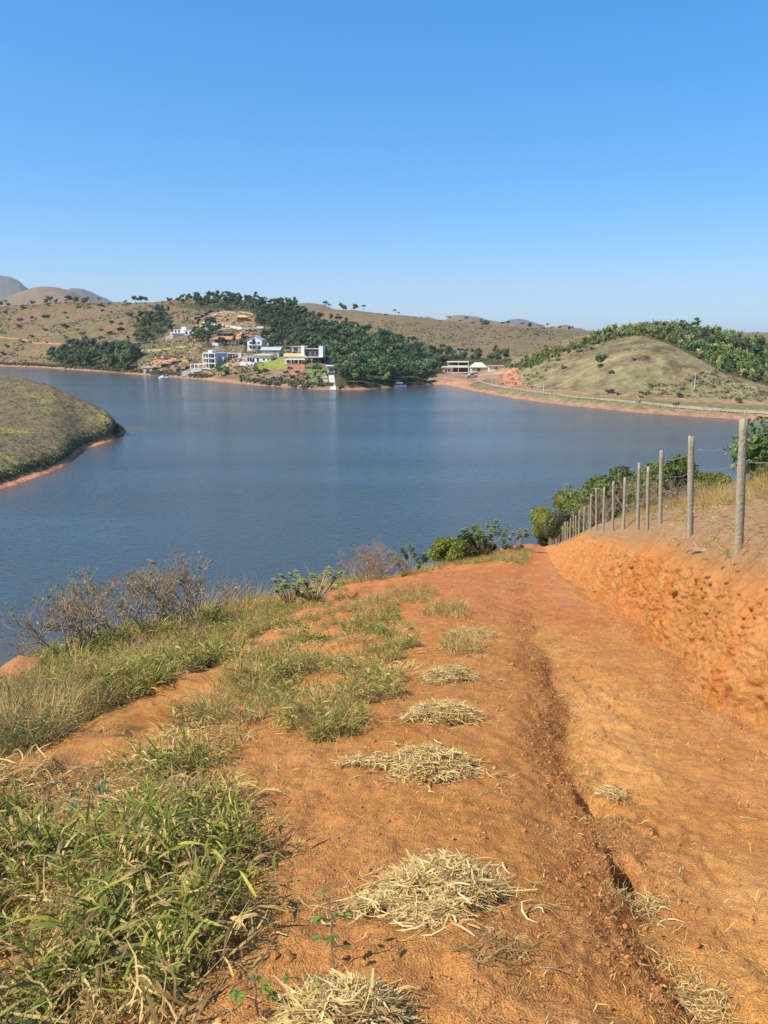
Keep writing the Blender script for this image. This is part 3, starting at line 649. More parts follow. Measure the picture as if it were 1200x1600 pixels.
houses_keep = [[(268,505),(308,505),(308,522),(268,522)],[(302,542),(375,542),(385,575),(300,583)],[(336,521),(388,521),(388,541),(336,541)],[(388,528),(412,528),(412,545),(388,545)],[(384,550),(434,545),(434,565),(384,566)],[(448,553),(500,548),(512,572),(448,572)],[(698,568),(800,568),(800,590),(698,590)],[(511,576),(524,576),(524,610),(511,610)],[(320,484),(392,486),(392,501),(320,501)],[(354,552),(376,552),(376,560),(354,560)],[(380,510),(412,510),(412,517),(380,517)]]
scatter('forest', 9.5, 5.2, ['round','round','round','tall','spread'], .75, 1.2, 'dark green tree in the dense wood between the houses and the cove', 'tree', 'trees of the wood on the far headland', 'woodland_tree', skip=houses_keep)
scatter('grove', 9, 5, ['round','round','bush'], .8, 1.3, 'bushy green tree in the waterside grove left of the houses', 'tree', 'trees of the waterside grove', 'grove_tree')
scatter('slope_trees', 9, 6, ['round','tall'], .7, 1.05, 'green tree on the dry slope above the grove', 'tree', 'trees on the slope above the grove', 'slope_tree')
scatter('village_trees', 8, 4.5, ['round','round','tall','spread'], .55, .95, 'green tree growing between the lakeside houses', 'tree', 'trees between the houses', 'garden_tree', skip=houses_keep[:7])
scatter([(415,545),(445,548),(450,570),(505,575),(520,560),(515,545),(470,535),(430,535)], 9, 5, ['round','tall','bush'], .45, .8, 'green tree growing between the lakeside houses', 'tree', 'trees between the houses', 'garden_tree', skip=houses_keep)
scatter('ridge_trees', 8, 4, ['round','round','round','bush','spread'], .55, 1.0, 'dark tree on the skyline of the left hill', 'tree', 'trees along the left ridge', 'ridge_tree', keep=.8)
scatter([(505,479),(560,480),(600,487),(600,491),(560,487),(505,485)], 6, 4, ['round','spread'], 1.1, 1.7, 'tree on the skyline of the brown hill behind the wood', 'tree', 'trees on the brown hill skyline', 'ridge_tree')
scatter([(600,487),(720,499),(860,512),(910,517),(860,519),(760,512),(690,505),(600,493)], 10, 5, ['bush','spread','round'], .7, 1.3, 'small scattered tree along the brown hill ridge', 'tree', 'trees on the brown hill ridge', 'ridge_tree', keep=.75)
scatter('crest', 10, 5, ['bamboo','bamboo','bamboo','bamboo','bush'], .55, .85, 'pale green bamboo-like thicket clump on the crest of the right hill', 'tree', 'thicket clumps on the right hill', 'thicket_clump')
scatter([(780,580),(830,562),(880,546),(950,527),(1040,512),(1040,520),(950,533),(890,552),(830,576)], 8, 4, ['bamboo','bamboo','bush'], .4, .7, 'thicket', 'tree', 'thicket clumps on the right hill', 'thicket_clump')
scatter([(1040,512),(1200,540),(1330,570),(1330,640),(1200,600),(1120,575),(1060,540)], 17, 9, ['round','bamboo','tall'], .5, .8, 'darker tree among the thicket of the right hill', 'tree', 'trees in the right hill thicket', 'thicket_tree')
scatter([(0,478),(205,476),(230,500),(215,535),(100,545),(0,560)], 24, 13, ['bush'], .9, 1.8, 'round dark bush dotted on the dry left hillside', 'bush', 'bushes on the dry left hillside', 'hill_bush', keep=.62)
scatter([(240,545),(300,575),(330,590),(500,600),(515,590),(500,575),(440,570),(400,580),(330,575)], 13, 7, ['bush','bush','round'], .5, 1.0, 'low green garden bush on the plots above the far shore', 'bush', 'garden bushes above the far shore', 'garden_bush', keep=.6, skip=houses_keep)
scatter([(400,599),(500,606),(620,603),(620,606),(500,610),(400,603)], 9, 4, ['bush'], .5, .9, 'small bush on the earth bank at the far waterline', 'bush', 'bushes on the far waterline', 'shore_bush', keep=.7)
scatter([(740,600),(840,615),(1000,600),(1200,615),(1200,645),(1000,634),(860,622)], 34, 10, ['bush'], .35, .8, 'small dark bush on the dry foot of the right hill', 'bush', 'bushes at the foot of the right hill', 'hill_bush', keep=.5)
scatter([(640,505),(900,520),(900,545),(640,520)], 34, 12, ['bush'], .8, 1.6, 'bush on the open slope of the distant brown hill', 'bush', 'bushes on the distant brown slope', 'hill_bush', keep=.4)
scatter([(880,530),(960,545),(1040,560),(990,600),(860,580)], 45, 18, ['bush'], .5, 1.0, 'lone green bush on the open face of the right hill', 'bush', 'bushes on the open face of the right hill', 'hill_bush', keep=.5)
def lone(px, py, kind, s, label, name='tall_tree', cat='tree', v=0):
    h = hit(px, py)
    if h is None: return
    o = link(name, PROTO[kind][v % len(PROTO[kind])][1]); o.location = h; o.scale = (s, s, s); o.rotation_euler = (0, 0, rnd.uniform(0, 6)); tag(o, label, cat)
lone(208, 562, 'round', 1.5, 'broad dark round-crowned tree at the water end of the grove', v=1)
lone(180, 578, 'round', 1.45, 'biggest dark green tree at the waterline below the grove', v=2)
lone(226, 549, 'tall', 1.0, 'narrow dark tree standing alone beside the power pole on the lawn', v=0)
lone(528, 500, 'spread', .9, 'pale leafless-looking tree standing above the wood on the brown hillside', v=1)
lone(938, 565, 'bush', 1.8, 'rounded green bush alone below the crest of the right hill', 'hill_bush', 'bush', 3)
lone(953, 616, 'bush', 1.0, 'small dark bush above the middle of the right lakeside fence', 'hill_bush', 'bush', 4)
for i, (px, py, s) in enumerate([(322,499,.8),(330,502,.9),(338,499,.8),(352,503,.9),(362,505,.8),(372,504,.9),(330,580,.7),(396,572,.6)]):
    h = hit(px, py)
    if h is None: continue
    o = link('palm_tree', PROTO['palm'][i % 2][1]); o.location = h; o.scale = (s,)*3; o.rotation_euler = (0,0,i*1.3)
    tag(o, 'small palm on the terrace below the winding hill driveway' if i < 6 else ('small palm beside the grey concrete house' if i == 6 else 'small palm on the plot below the tan-roofed house'), 'palm', 'palms near the lakeside houses')
trees = [f for f in FAR if f[7] == 'tree']; bushes = [f for f in FAR if f[7] == 'bush']
trees.sort(key=lambda f: -f[0]); bushes.sort(key=lambda f: -f[0])
SHAPE = {'round': 'round-crowned', 'tall': 'tall narrow', 'spread': 'flat-topped thin', 'bamboo': 'feathery green', 'bush': 'low bushy', 'palm': 'palm-like'}
def where(f):
    px, py, _ = proj(*f[3]); g = f[8]; sz = 'small ' if f[5] < .75 else ('big ' if f[5] > 1.05 else '')
    third = lambda v, a, b, n: n[0] if v < a else (n[1] if v < b else n[2])
    if 'wood on' in g: w = third(px, 500, 620, ('in the wood behind the village', 'in the dark wood beside the white stairway', 'in the wood near the cove')) + ', ' + third(py, 530, 575, ('by its upper edge', 'halfway down', 'close to the water'))
    elif 'waterside grove' in g: w = third(px, 120, 170, ('at the left end of the waterside grove', 'in the middle of the waterside grove', 'at the right end of the waterside grove')) + third(py, 558, 572, (', back row', '', ', by the water'))
    elif 'slope above' in g: w = 'on the slope left of the white villa' + third(py, 505, 522, (', upper part', '', ', lower part'))
    elif 'between the houses' in g: w = third(px, 345, 395, ('between the white villa and the grey house', 'around the orange tiled roofs', 'behind the gabled house and the yellow roof'))
    elif 'left ridge' in g: w = 'on the skyline of the left hill, ' + third(px, 60, 220, ('at its far left', 'above the bare slope', 'above the village'))
    elif 'brown hill' in g: w = 'on the brown hill skyline, ' + third(px, 600, 720, ('nearest the wood', 'midway', 'toward the right hill'))
    elif 'clumps' in g: w = 'thicket, right hill, ' + third(px, 900, 1050, ('left crest', 'summit', 'right flank')) + third(py, 530, 560, (' at the skyline', '', ' at the lower edge'))
    elif 'right hill thicket' in g: w = 'on the right flank of the right hill, ' + third(py, 540, 575, ('at the skyline', 'halfway down', 'at its lower edge'))
    elif 'dry left hillside' in g: w = 'on the dry left hillside, ' + third(py, 500, 525, ('near the ridge', 'halfway up', 'above the grove')) + third(px, 70, 140, (' at far left', '', ' toward the village'))
    elif 'garden' in g: w = 'on the plots ' + third(px, 360, 440, ('below the grey concrete house', 'below the tan-roofed house', 'below the yellow roof')) + third(py, 575, 590, (', upper terrace', '', ', above the shore'))
    elif 'waterlines' in g or 'waterline' in g: w = 'on the far earth bank at the waterline ' + third(px, 470, 560, ('below the village', 'below the white stairway', 'below the wood'))
    elif 'foot of the right' in g: w = 'at the dry foot of the right hill, ' + third(px, 900, 1080, ('near the cove', 'above the white fence', 'at far right'))
    else: w = f[6].split(' ', 2)[2]
    word = 'clump' if 'thicket' in f[9] and f[7] == 'tree' and 'clumps' in g else f[7]
    if 'clumps' in g: return (sz + SHAPE[f[1]] + ' ' + w)
    return sz + SHAPE[f[1]] + ' ' + word + ' ' + w
trees = [f[:6] + (where(f),) + f[7:] for f in trees]; bushes = [f[:6] + (where(f),) + f[7:] for f in bushes]
indiv = trees[:300] + bushes[:180]; rest = trees[300:] + bushes[180:]
for f in indiv:
    o = link(f[9], PROTO[f[1]][f[2]][1]); o.location = f[3]; o.rotation_euler = (0, 0, f[4]); o.scale = (f[5], f[5], f[5] * rnd.uniform(.85, 1.15))
    tag(o, f[6], f[7], f[8])
arr = {k: [mb.arrays() for mb, _ in v] for k, v in PROTO.items()}
def join_copies(name, lst, material):
    vs_, f4_, f3_, cs_ = [], [], [], []; n = 0
    for f in lst:
        V, a4, a3, c = arr[f[1]][f[2]]; ca, sa = math.cos(f[4]), math.sin(f[4])
        Rm = np.array([[ca, sa, 0], [-sa, ca, 0], [0, 0, 1]]); vs_.append(V @ Rm * f[5] + np.array(f[3])); cs_.append(c * rnd.uniform(.7, 1.3))
        if a4 is not None: f4_.append(a4 + n)
        if a3 is not None: f3_.append(a3 + n)
        n += len(V)
    return link(name, mesh_np(name, np.vstack(vs_), np.vstack(f4_), np.vstack(f3_), [material], None, False, np.vstack(cs_)))
print('FARTREES', len(trees), len(bushes))
if rest: tag(join_copies('distant_woods', rest, M['leaf_far']), 'mass of smaller trees behind the nearer ones on the far hills', 'woods', None, 'stuff')

rs = np.random.RandomState(77); sc = MB(); pts_ = []
for _ in range(24000):
    px, py = rs.uniform(-150, 1330), rs.uniform(474, 650)
    if px > 520 and px < 780 and py > 545: continue
    pts_.append((px, py))
def scrub_points(pts, zf, y0, y1):
    pts = np.array(pts); u = (pts[:, 0] - 600) / FP; v = (800 - pts[:, 1]) / FP; dy = CT + v * ST; dz = -ST + v * CT
    Y = np.arange(y0, y1, 4.0); out_ = []
    for i in range(0, len(pts), 500):
        t = Y[None] / dy[i:i+500, None]; X = u[i:i+500, None] * t; z = zf(X.ravel(), np.repeat(Y[None], len(X), 0).ravel()).reshape(X.shape); dd = (z > EYE + dz[i:i+500, None] * t) & (z > 1.2)
        ok = dd.any(1); k = dd.argmax(1)[ok]; r = np.nonzero(ok)[0]; yy = Y[k] + rs.uniform(-2.5, 2.5, len(k)); xx = X[r, k] / Y[k] * yy; out_.append(np.stack([xx, yy, zf(xx, yy)], 1))
    return np.vstack(out_)
def scrub(name, P, smin, smax, cols, label, k=7):
    n = len(P); s = rs.uniform(smin, smax, n) * (1 + P[:, 1] / 900); Q = np.repeat(P, k, 0) + rs.normal(size=(n * k, 3)) * np.repeat(s, k)[:, None] * [.55, .55, .25]; Q[:, 2] += np.repeat(s, k) * .3
    mb = MB(); C = np.array(cols)[rs.randint(len(cols), size=n)] * rs.uniform(.7, 1.3, n)[:, None]; leaf_quads(mb, Q, np.repeat(s, k) * .7, np.repeat(C, k, 0), rs); o = mb.build(name, M['leaf_far']); tag(o, label, 'scrub', None, 'stuff')
P_ = scrub_points(pts_, far_z, 200, 1000); n_ = fbm(P_[:, 0] / 40, P_[:, 1] / 40, 3, 2); rt_ = (P_[:, 0] / P_[:, 1] > .13) & (P_[:, 1] < 620); P_ = P_[(n_ > -.12) & ~(rt_ & ((rs.rand(len(P_)) < .55) | (P_[:, 1] - np.interp(P_[:, 0] / P_[:, 1], sh_az, sh_Y) < 28)))]
scrub('hillside_scrub', P_, .3, .85, [(.13,.11,.055), (.17,.16,.07), (.10,.11,.05), (.21,.17,.09)], 'low dry scrub dotting the hillsides of the far shore')
pp = np.stack([rs.uniform(-150, 200, 5000), rs.uniform(590, 760, 5000)], 1); P_ = scrub_points(pp, pen_z, 100, 290)
scrub('peninsula_scrub', P_, .08, .22, [(.14,.12,.06), (.22,.20,.07), (.11,.10,.045), (.26,.21,.11)], 'low tufts and scrub over the grassy peninsula')
rim = []
for _ in range(650):
    a = rs.uniform(-.62, pn_az[-1] - .012); Yk, Zk = pen_K(np.array([a])); y = rs.uniform(Yk[0, 2] + .6, Yk[0, 3] + 1.2); zz_ = pen_z(a * y, y)[0]
    if zz_ > .5: rim.append((a * y, y, zz_))
scrub('peninsula_scrub', np.array(rim), .12, .34, [(.085,.09,.035), (.12,.12,.04), (.07,.07,.03)], 'dark overhanging scrub along the bank of the peninsula', 9)
# ------------------------------------------------------------------ tracks and lawns of the far shore, as sheets following the hill
def strip(name, pts, width, material, lift=.18):
    P = [hit(*p) for p in pts]; P = np.array([p[:] for p in P if p is not None]); 
    s = np.concatenate([[0], np.cumsum(np.linalg.norm(np.diff(P[:, :2], axis=0), axis=1))]); n = max(6, int(s[-1] / 2.0)); q = np.linspace(0, s[-1], n)
    x = np.interp(q, s, P[:, 0]); y = np.interp(q, s, P[:, 1]); t = np.gradient(np.stack([x, y], 1), axis=0); t /= np.linalg.norm(t, axis=1)[:, None] + 1e-9
    w = width * (1 + .2 * vnoise(q / 6, q * 0)); L5 = np.linspace(-.5, .5, 5); X = x[:, None] - t[:, 1:2] * w[:, None] * L5; Y = y[:, None] + t[:, 0:1] * w[:, None] * L5
    Z = far_z(X.ravel(), Y.ravel()) + lift
    return tag(link(name, mesh_np(name, np.stack([X.ravel(), Y.ravel(), Z], -1), grid_faces(n, 5), None, [material], None, True)), None, None, None, 'structure')
strip('dirt_road', [(145,541),(170,545),(200,547),(235,549),(262,546),(290,543)], 4, M['track'])
strip('dirt_road', [(318,512),(322,503),(335,493),(350,487),(375,488),(395,493)], 6, M['track'])
strip('dirt_road', [(-60,520),(0,527),(30,530),(80,538),(110,541)], 2.2, M['redtrack'])
strip('path', [(378,580),(395,572),(405,566),(415,560)], 2.4, M['track'])
strip('path', [(497,570),(502,580),(508,590),(510,600),(513,605)], 2.6, M['track'])
strip('dirt_road', [(740,590),(752,598),(770,602),(800,608),(850,615),(900,621),(1000,630.5),(1100,640),(1200,648),(1300,656)], 2.6, M['track2'])
strip('dirt_road', [(793,580),(797,590),(800,598),(806,605)], 7, M['redtrack'])
strip('path', [(715,588),(740,588),(770,584),(800,582)], 4, M['track'])
strip('path', [(640,540),(700,540),(760,533),(820,530)], 2, M['redtrack'])

# ------------------------------------------------------------------ houses and other built things on the far shore
SCL = {'slab_house': 1, 'tent_shed': 1, 'site_hut': 1, 'lake_house': .68, 'gabled_house': .74, 'modern_house': .8, 'tiled_house': .95, 'pump_house': 1, 'boat_house': 1, 'brick_hut': 1, 'concrete_house': .86}
class House:
    def __init__(s, name, label, cat, px, py, yaw=0, sink=0.0, Y=None):
        h = hit(px, py); s.root = empty(name, (h.x, h.y, h.z - sink), R(yaw), label, cat); s.root.scale = (SCL.get(name, .82),) * 3; s.last = None; s.zmin = -4
    def box(s, name, x0, x1, y0, y1, z0, z1, m, parent=None, label=None):
        # geometry about the part's own base
        cx, cy = (x0 + x1) / 2, (y0 + y1) / 2
        o = MB().box(x0 - cx, x1 - cx, y0 - cy, y1 - cy, 0, z1 - z0).build(name, M[m])
        if parent is None: o.parent = s.root; o.location = (cx, cy, z0)
        else: o.parent = parent; o.location = (cx - parent.location.x, cy - parent.location.y, z0 - parent.location.z)
        if label: o['label'] = label
        return o
    def win(s, x, z, w, h, y, parent, frame='white', side=None, name='window'):
        """a window on the face looking to -y (or, side=+-1, to +-x where x is the wall and y the position)"""
        d = .14
        if side is None:
            f = s.box(name, x - w/2 - .1, x + w/2 + .1, y - d, y + .02, z - .1, z + h + .1, frame, None)
            s.box('pane', x - w/2, x + w/2, y - d - .05, y - d + .03, z, z + h, 'glass', f)
        else:
            xa, xb = (x, x + d) if side > 0 else (x - d, x)
            f = s.box(name, xa, xb, y - w/2 - .1, y + w/2 + .1, z - .1, z + h + .1, frame, None)
            xc_ = xb if side > 0 else xa
            s.box('pane', xc_ - .04, xc_ + .04, y - w/2, y + w/2, z, z + h, 'glass', f)
    def gable(s, name, x0, x1, y0, y1, z, rise, m, axis='x', over=.5):
        x0 -= over; x1 += over; y0 -= over; y1 += over; t = .22
        if axis == 'x':
            ym = (y0 + y1) / 2; V = [(x0,y0,z),(x1,y0,z),(x1,ym,z+rise),(x0,ym,z+rise),(x0,y1,z),(x1,y1,z)]
        else:
            xm = (x0 + x1) / 2; V = [(x0,y1,z),(x0,y0,z),(xm,y0,z+rise),(xm,y1,z+rise),(x1,y1,z),(x1,y0,z)]
        V = np.array(V, float); top = V + [0, 0, t]; mb = MB()
        mb.add(np.vstack([V, top]), [(6,7,8,9),(9,8,11,10),(0,3,2,1),(3,4,5,2),(0,1,7,6),(5,4,10,11),(1,2,8,7),(2,5,11,8),(4,3,9,10),(3,0,6,9)])
        return mb.build(name, M[m], s.root)
    def hip(s, name, x0, x1, y0, y1, z, rise, m, over=.6):
        x0 -= over; x1 += over; y0 -= over; y1 += over; i = min(x1 - x0, y1 - y0) * .42; t = .2; mb = MB()
        cx0, cx1, cy0, cy1 = (x0 + i, x1 - i, y0 + i, y1 - i) 
        V = [(x0,y0,z),(x1,y0,z),(x1,y1,z),(x0,y1,z),(x0,y0,z+t),(x1,y0,z+t),(x1,y1,z+t),(x0,y1,z+t),(cx0,cy0,z+rise),(cx1,cy0,z+rise),(cx1,cy1,z+rise),(cx0,cy1,z+rise)]
        mb.add(V, [(0,3,2,1),(0,1,5,4),(1,2,6,5),(2,3,7,6),(3,0,4,7),(4,5,9,8),(5,6,10,9),(6,7,11,10),(7,4,8,11),(8,9,10,11)])
        return mb.build(name, M[m], s.root)
# grey concrete house, three open floors, long side wall stepping down to the right
H = House('concrete_house', 'three-storey raw grey concrete house with open frame floors above the shore', 'house', 322, 577, -20)
H.box('wall', 0, 9, 0.6, 22, -5, 11.2, 'greyblue'); H.box('wall', 9, 12.5, 4, 30, -5, 8.5, 'greyblue')  # shade on the side walls is put into their grey-blue colour
H.box('wall', -.1, .35, .4, 22, -5, 11.6, 'white', None, 'white edge wall of the open front')
for z in (0.2, 3.8, 7.4, 10.8): H.box('floor_slab', -1.2, 9.3, -2.4, .62, z, z + .5, 'white')
for x in (-1.1, 3.6, 8.7): H.box('column', x, x + .5, -2.3, -1.8, -4, 10.85, 'white')
for z in (1.0, 4.7, 8.2): H.win(2.2, z, 3.0, 2.1, .6, None); H.win(6.4, z, 3.2, 2.1, .6, None)
H.box('gable_tower', 2.6, 5.4, -.2, 6, 11.2, 13.0, 'white'); 
for y, z in ((5, 5), (10, 5), (18, 4)): H.win(12.5 if y > 4 else 9, z, 2.4, 2.0, y, None, side=1)
H.box('terrace', -10.5, -1.2, -4, 6, -5, .3, 'concrete'); H.box('terrace_beam', -10.5, -1.2, -3.9, -3.5, 3.2, 3.6, 'white'); H.box('terrace_beam', -10.5, -1.2, 1.5, 1.9, 3.2, 3.6, 'white')
for x in (-10.4, -7.2, -4.2): H.box('column', x, x + .4, -3.85, -3.5, .3, 3.2, 'white')
H.box('terrace', -14.5, -4, -9, -4, -5, -1.6, 'concrete')
# white box house on the slope
H = House('white_villa', 'white flat-roofed villa of stacked boxes among trees on the upper slope', 'house', 284, 524, -14)
H.box('wall', -8, 2.5, 0, 7, -3, 5.0, 'white'); H.box('wall', 2.5, 13, -1.2, 6, -3, 4.6, 'white'); H.box('wall', -11.5, -8, -.5, 5, -3, 2.6, 'white')
H.box('stair_tower', -.4, 4.2, .8, 5.2, 4.4, 7.8, 'white'); H.box('roof', -8.3, 2.8, -.3, 7.2, 5.0, 5.35, 'white'); H.box('roof', 2.3, 13.3, -1.5, 6.2, 4.6, 4.95, 'white')
H.box('balcony', -11, 3, -2.4, 0, 1.8, 2.1, 'white')
for x in (-6, -2.5): H.win(x, 2.4, 1.8, 2.2, 0, None)
for x in (5.5, 9.8): H.win(x, 1.2, 2.4, 2.4, -1.2, None)
H.box('retaining_wall', -14, -6, -5, -4.6, -5, -.5, 'concrete')
H = House('warehouse', 'long low grey-white shed with a flat roof right of the white villa', 'shed', 332, 515, -6)
H.box('wall', -10, 10, 0, 8, -3, 3.2, 'greyblue'); H.gable('roof', -10, 10, 0, 8, 3.2, 1.2, 'tile_grey'); H.box('door', -3, 0, -.1, 0, 0, 2.5, 'concrete'); H.win(4, 1, 2, 1.2, 0, None)
# orange tiled complex
H = House('tiled_house', 'low white house under a broad orange tile roof in the village centre', 'house', 358, 537, -10)
H.box('wall', -13, 12, 0, 9, -3, 2.8, 'white'); H.hip('roof', -13, 12, 0, 9, 2.8, 2.3, 'tile_orange', 1.2); H.box('wall', 1, 9, 9.5, 16, -3, 5.2, 'white'); H.hip('roof', 1, 9, 9.5, 16, 5.2, 2.0, 'tile_orange', .8)
for x in (-10, -5, 1, 6.5): H.win(x, .8, 1.6, 1.3, 0, None)
H.box('door', -2.6, -1.4, -.08, 0, 0, 2.2, 'timber'); H.box('chimney', 4.6, 5.6, 12, 13, 6.4, 8.2, 'white')
H = House('veranda_house', 'low house with dark veranda and flat grey roof behind the orange roof', 'house', 350, 526, 0)
H.box('wall', -6, 6, 0, 6, -3, 2.8, 'timber'); H.box('roof', -7, 7, -1, 7, 2.8, 3.1, 'tile_grey'); H.win(-2, .6, 3, 1.5, 0, None); H.win(3, .6, 2, 1.5, 0, None)
H = House('gabled_house', 'white two-storey house with a grey gabled roof right of the orange roofs', 'house', 398, 546, -10)
H.box('wall', -6.5, 6.5, 0, 9, -3, 7.6, 'white'); 
g = MB(); g.add([(-6.5,.0,7.6),(6.5,.0,7.6),(0,.0,11.3),(-6.5,.25,7.6),(6.5,.25,7.6),(0,.25,11.3)], [(0,3,4,1)], [(0,1,2),(3,5,4)]); g.build('gable_wall', M['white'], H.root)
H.gable('roof', -6.5, 6.5, 0, 9, 7.6, 3.9, 'tile_grey', 'y', .7)
H.box('balcony', -6, 6.3, -1.8, 0, 3.5, 3.8, 'white')
for x in (-3.6, 0, 3.8): H.win(x, 4.4, 1.7, 1.9, 0, None); H.win(x, .9, 1.8, 1.7, 0, None)
H.win(0, 8.2, 1.2, 1.1, 0, None)
H = House('lake_house', 'white house with tan hipped roof and glass garden front above the lawn', 'house', 402, 566, -12)
H.box('wall', -2, 12, 0, 9, -4, 5.4, 'white'); H.hip('roof', -3, 12.5, -.5, 9, 5.4, 1.6, 'tile_tan', 1); H.box('wall', -10, -2, 1, 8, -4, 4.6, 'white'); H.box('roof', -10.6, -2, .3, 8.4, 4.6, 4.95, 'concrete')
for x in (-8.6, -6.2, -3.8): H.win(x, .4, 1.9, 3.0, 1, None)
H.win(.5, .4, 2.0, 3.0, 0, None); H.win(6, 1.4, 1.8, 1.4, 0, None); H.win(10, 1.4, 1.4, 1.4, 0, None)
H.box('pool_deck', -14, 0, -6.5, -1, -3, -.1, 'white')
H = House('carport', 'flat white carport on thin posts beside the village lane', 'carport', 367, 559, 0)
H.box('roof', -5.5, 5.5, -3, 3, 3.0, 3.4, 'white'); H.box('wall', 3, 5.5, -3, 3, -3, 3.0, 'white')
for x in (-5.2, -1.5): H.box('post', x, x + .25, -2.8, -2.5, -2, 3.0, 'white')
H = House('annex_house', 'small house with a pale grey sheet roof right of the gabled house', 'house', 422, 558, -12)
H.box('wall', -6, 7, 0, 7, -4, 4.6, 'greyblue'); H.gable('roof', -6.5, 7.5, 0, 7, 4.6, 2.1, 'tile_grey', 'x', .9); H.win(-2.5, 1.6, 1.5, 1.3, 0, None); H.box('door', 2.4, 5, -.08, 0, 0, 2.6, 'brick'); H.win(3.8, 3.2, 1.4, 1, 0, None)
H = House('orange_roof_house', 'long white house under an orange-yellow roof with shaded veranda', 'house', 461, 568, -10)
H.box('wall', -7.5, 7, 0, 7, -3, 4.6, 'cream'); H.gable('roof', -7.5, 7, 0, 7, 4.6, 1.8, 'tile_yellow', 'x', .8); H.box('veranda_roof', -6.5, 13, -2.6, 0, 2.4, 2.75, 'white')
for x in (-5, -2, 1, 4): H.win(x, .2, 1.7, 1.9, 0, None)
H.box('wall', 7, 13, .5, 7, -3, 4.2, 'brick', None, 'red brick end wall')
for x in (-6.3, -2, 3, 8, 12.6): H.box('post', x, x + .25, -2.5, -2.25, -3, 2.4, 'white')
H = House('modern_house', 'modern two-storey house with tall white side pillars and timber upper floor', 'house', 487, 567, -14)
H.box('wall', -5.5, 7, .5, 9, -3, 4.0, 'darkwall'); H.box('wall', -5.5, 7, 1.2, 9, 4.0, 9.2, 'timber'); H.box('pillar', -7.6, -5.2, -.5, 5, -3, 11.2, 'white'); H.box('pillar', 5.6, 8.6, -.5, 5, 3.6, 11.2, 'white')
H.box('balcony', -5.2, 8.4, -1.3, 1.2, 3.5, 3.95, 'white'); H.box('roof', -5.2, 5.6, .2, 9, 9.2, 9.6, 'cream')
for x in (-3.2, .4, 3.8): H.win(x, 4.8, 2.2, 3.0, 1.2, None); H.win(x, .6, 2.2, 2.2, .5, None, 'greyblue')
H = House('boat_shed', 'small blue-grey shed with a white roof right of the modern house', 'shed', 508, 567, 0)
H.box('wall', -4, 4, 0, 5, -3, 2.8, 'greyblue'); H.gable('roof', -4, 4, 0, 5, 2.8, 1.4, 'white'); H.box('door', -1, 1.4, -.08, 0, 0, 2.3, 'glass')
H = House('pavilion', 'long white-roofed open pavilion high in the village below the wood', 'pavilion', 395, 518, -4)
H.box('roof', -9, 10, -2, 4, 2.6, 3.2, 'white'); H.box('wall', 4, 10, -1, 4, -2, 4.4, 'cream')
for x in (-8.6, -4, 0): H.box('post', x, x + .3, -1.8, -1.5, -2, 2.6, 'white')
H = House('hilltop_kiosk', 'small kiosk with a yellow-ochre roof on the bare terrace among palms', 'kiosk', 377, 502, 0)
H.box('wall', -4, 5, 0, 5, -2, 3.6, 'brick'); H.hip('roof', -4.5, 6, -.5, 5.5, 3.6, 2.0, 'tile_yellow'); H.win(-1, 1, 1.4, 1.2, 0, None)
H = House('upper_house', 'small brown house half hidden in the trees right of the gabled house', 'house', 424, 539, 0)
H.box('wall', -3.5, 3.5, 0, 5, -3, 3.6, 'cream'); H.gable('roof', -3.5, 3.5, 0, 5, 3.6, 1.8, 'tile_tan', 'y'); H.win(0, 1.2, 1.4, 1.2, 0, None)
H = House('tree_house', 'white-walled house with dark openings deep in the trees above the orange roof', 'house', 467, 551, 0)
H.box('wall', -6, 6, 0, 6, -3, 4.2, 'cream'); H.box('roof', -6.5, 6.5, -.5, 6.5, 4.2, 4.6, 'white'); H.win(-2.5, 1.4, 3, 1.8, 0, None); H.win(2.8, 1.4, 3, 1.8, 0, None)
# brick ruins on the left plot
for px, w, lb in ((252, 3.0, 'low brick hut with a white door on the cleared red plot'), (265, 4.0, 'roofless brick room left unfinished beside the low brick hut')):
    H = House('brick_hut', lb, 'hut', px, 561, 5)
    H.box('wall', -w, w, 3, 3.3, -1, 2.6, 'brick'); H.box('wall', -w, -w + .3, 0, 3, -1, 2.6, 'brick'); H.box('wall', w - .3, w, 0, 3, -1, 2.2, 'brick'); H.box('wall', -w + .3, -.3, 0, .3, -1, 2.3, 'brick')
    if px == 252: H.box('door', -.2, 1.6, -.02, .2, -.2, 2.2, 'white'); H.box('roof', -w - .3, w + .3, -.3, 3.6, 2.6, 2.8, 'concrete')
# water tower hut at the head of the white slipway
H = House('pump_house', 'small square white pump house on stilts at the edge of the wood', 'pump house', 517, 585, 0)
H.box('wall', -2, 2, 0, 4, 0.6, 4.0, 'greyblue'); H.box('roof', -2.6, 2.6, -.6, 4.6, 4.0, 4.5, 'white'); H.win(0, 1.6, 1.8, 1.4, 0, None)
for x in (-1.9, 1.6):
    H.box('stilt', x, x + .3, .1, .4, -3, .6, 'white')
# slipway: a sloping run of concrete steps from the pump house to the water
p0 = hit(518, 588); p1 = at(521, 610, np.interp(at(521, 610, 100).x / 100, sh_az, sh_Y) - 4)
SW = empty('slipway', p0, 0, 'narrow white concrete stairway running down to the far water', 'stairway'); n = 14
p1 = Vector((p1.x, p1.y, -0.5))
sm = MB().box(-1.4, 1.4, -1.3, 1.3, -2.2, 0.5).mesh('step', M['white'])
for i in range(n):
    f = i / (n - 1); q = p0.lerp(p1, f); o = link('step', sm, SW); o.location = q - p0
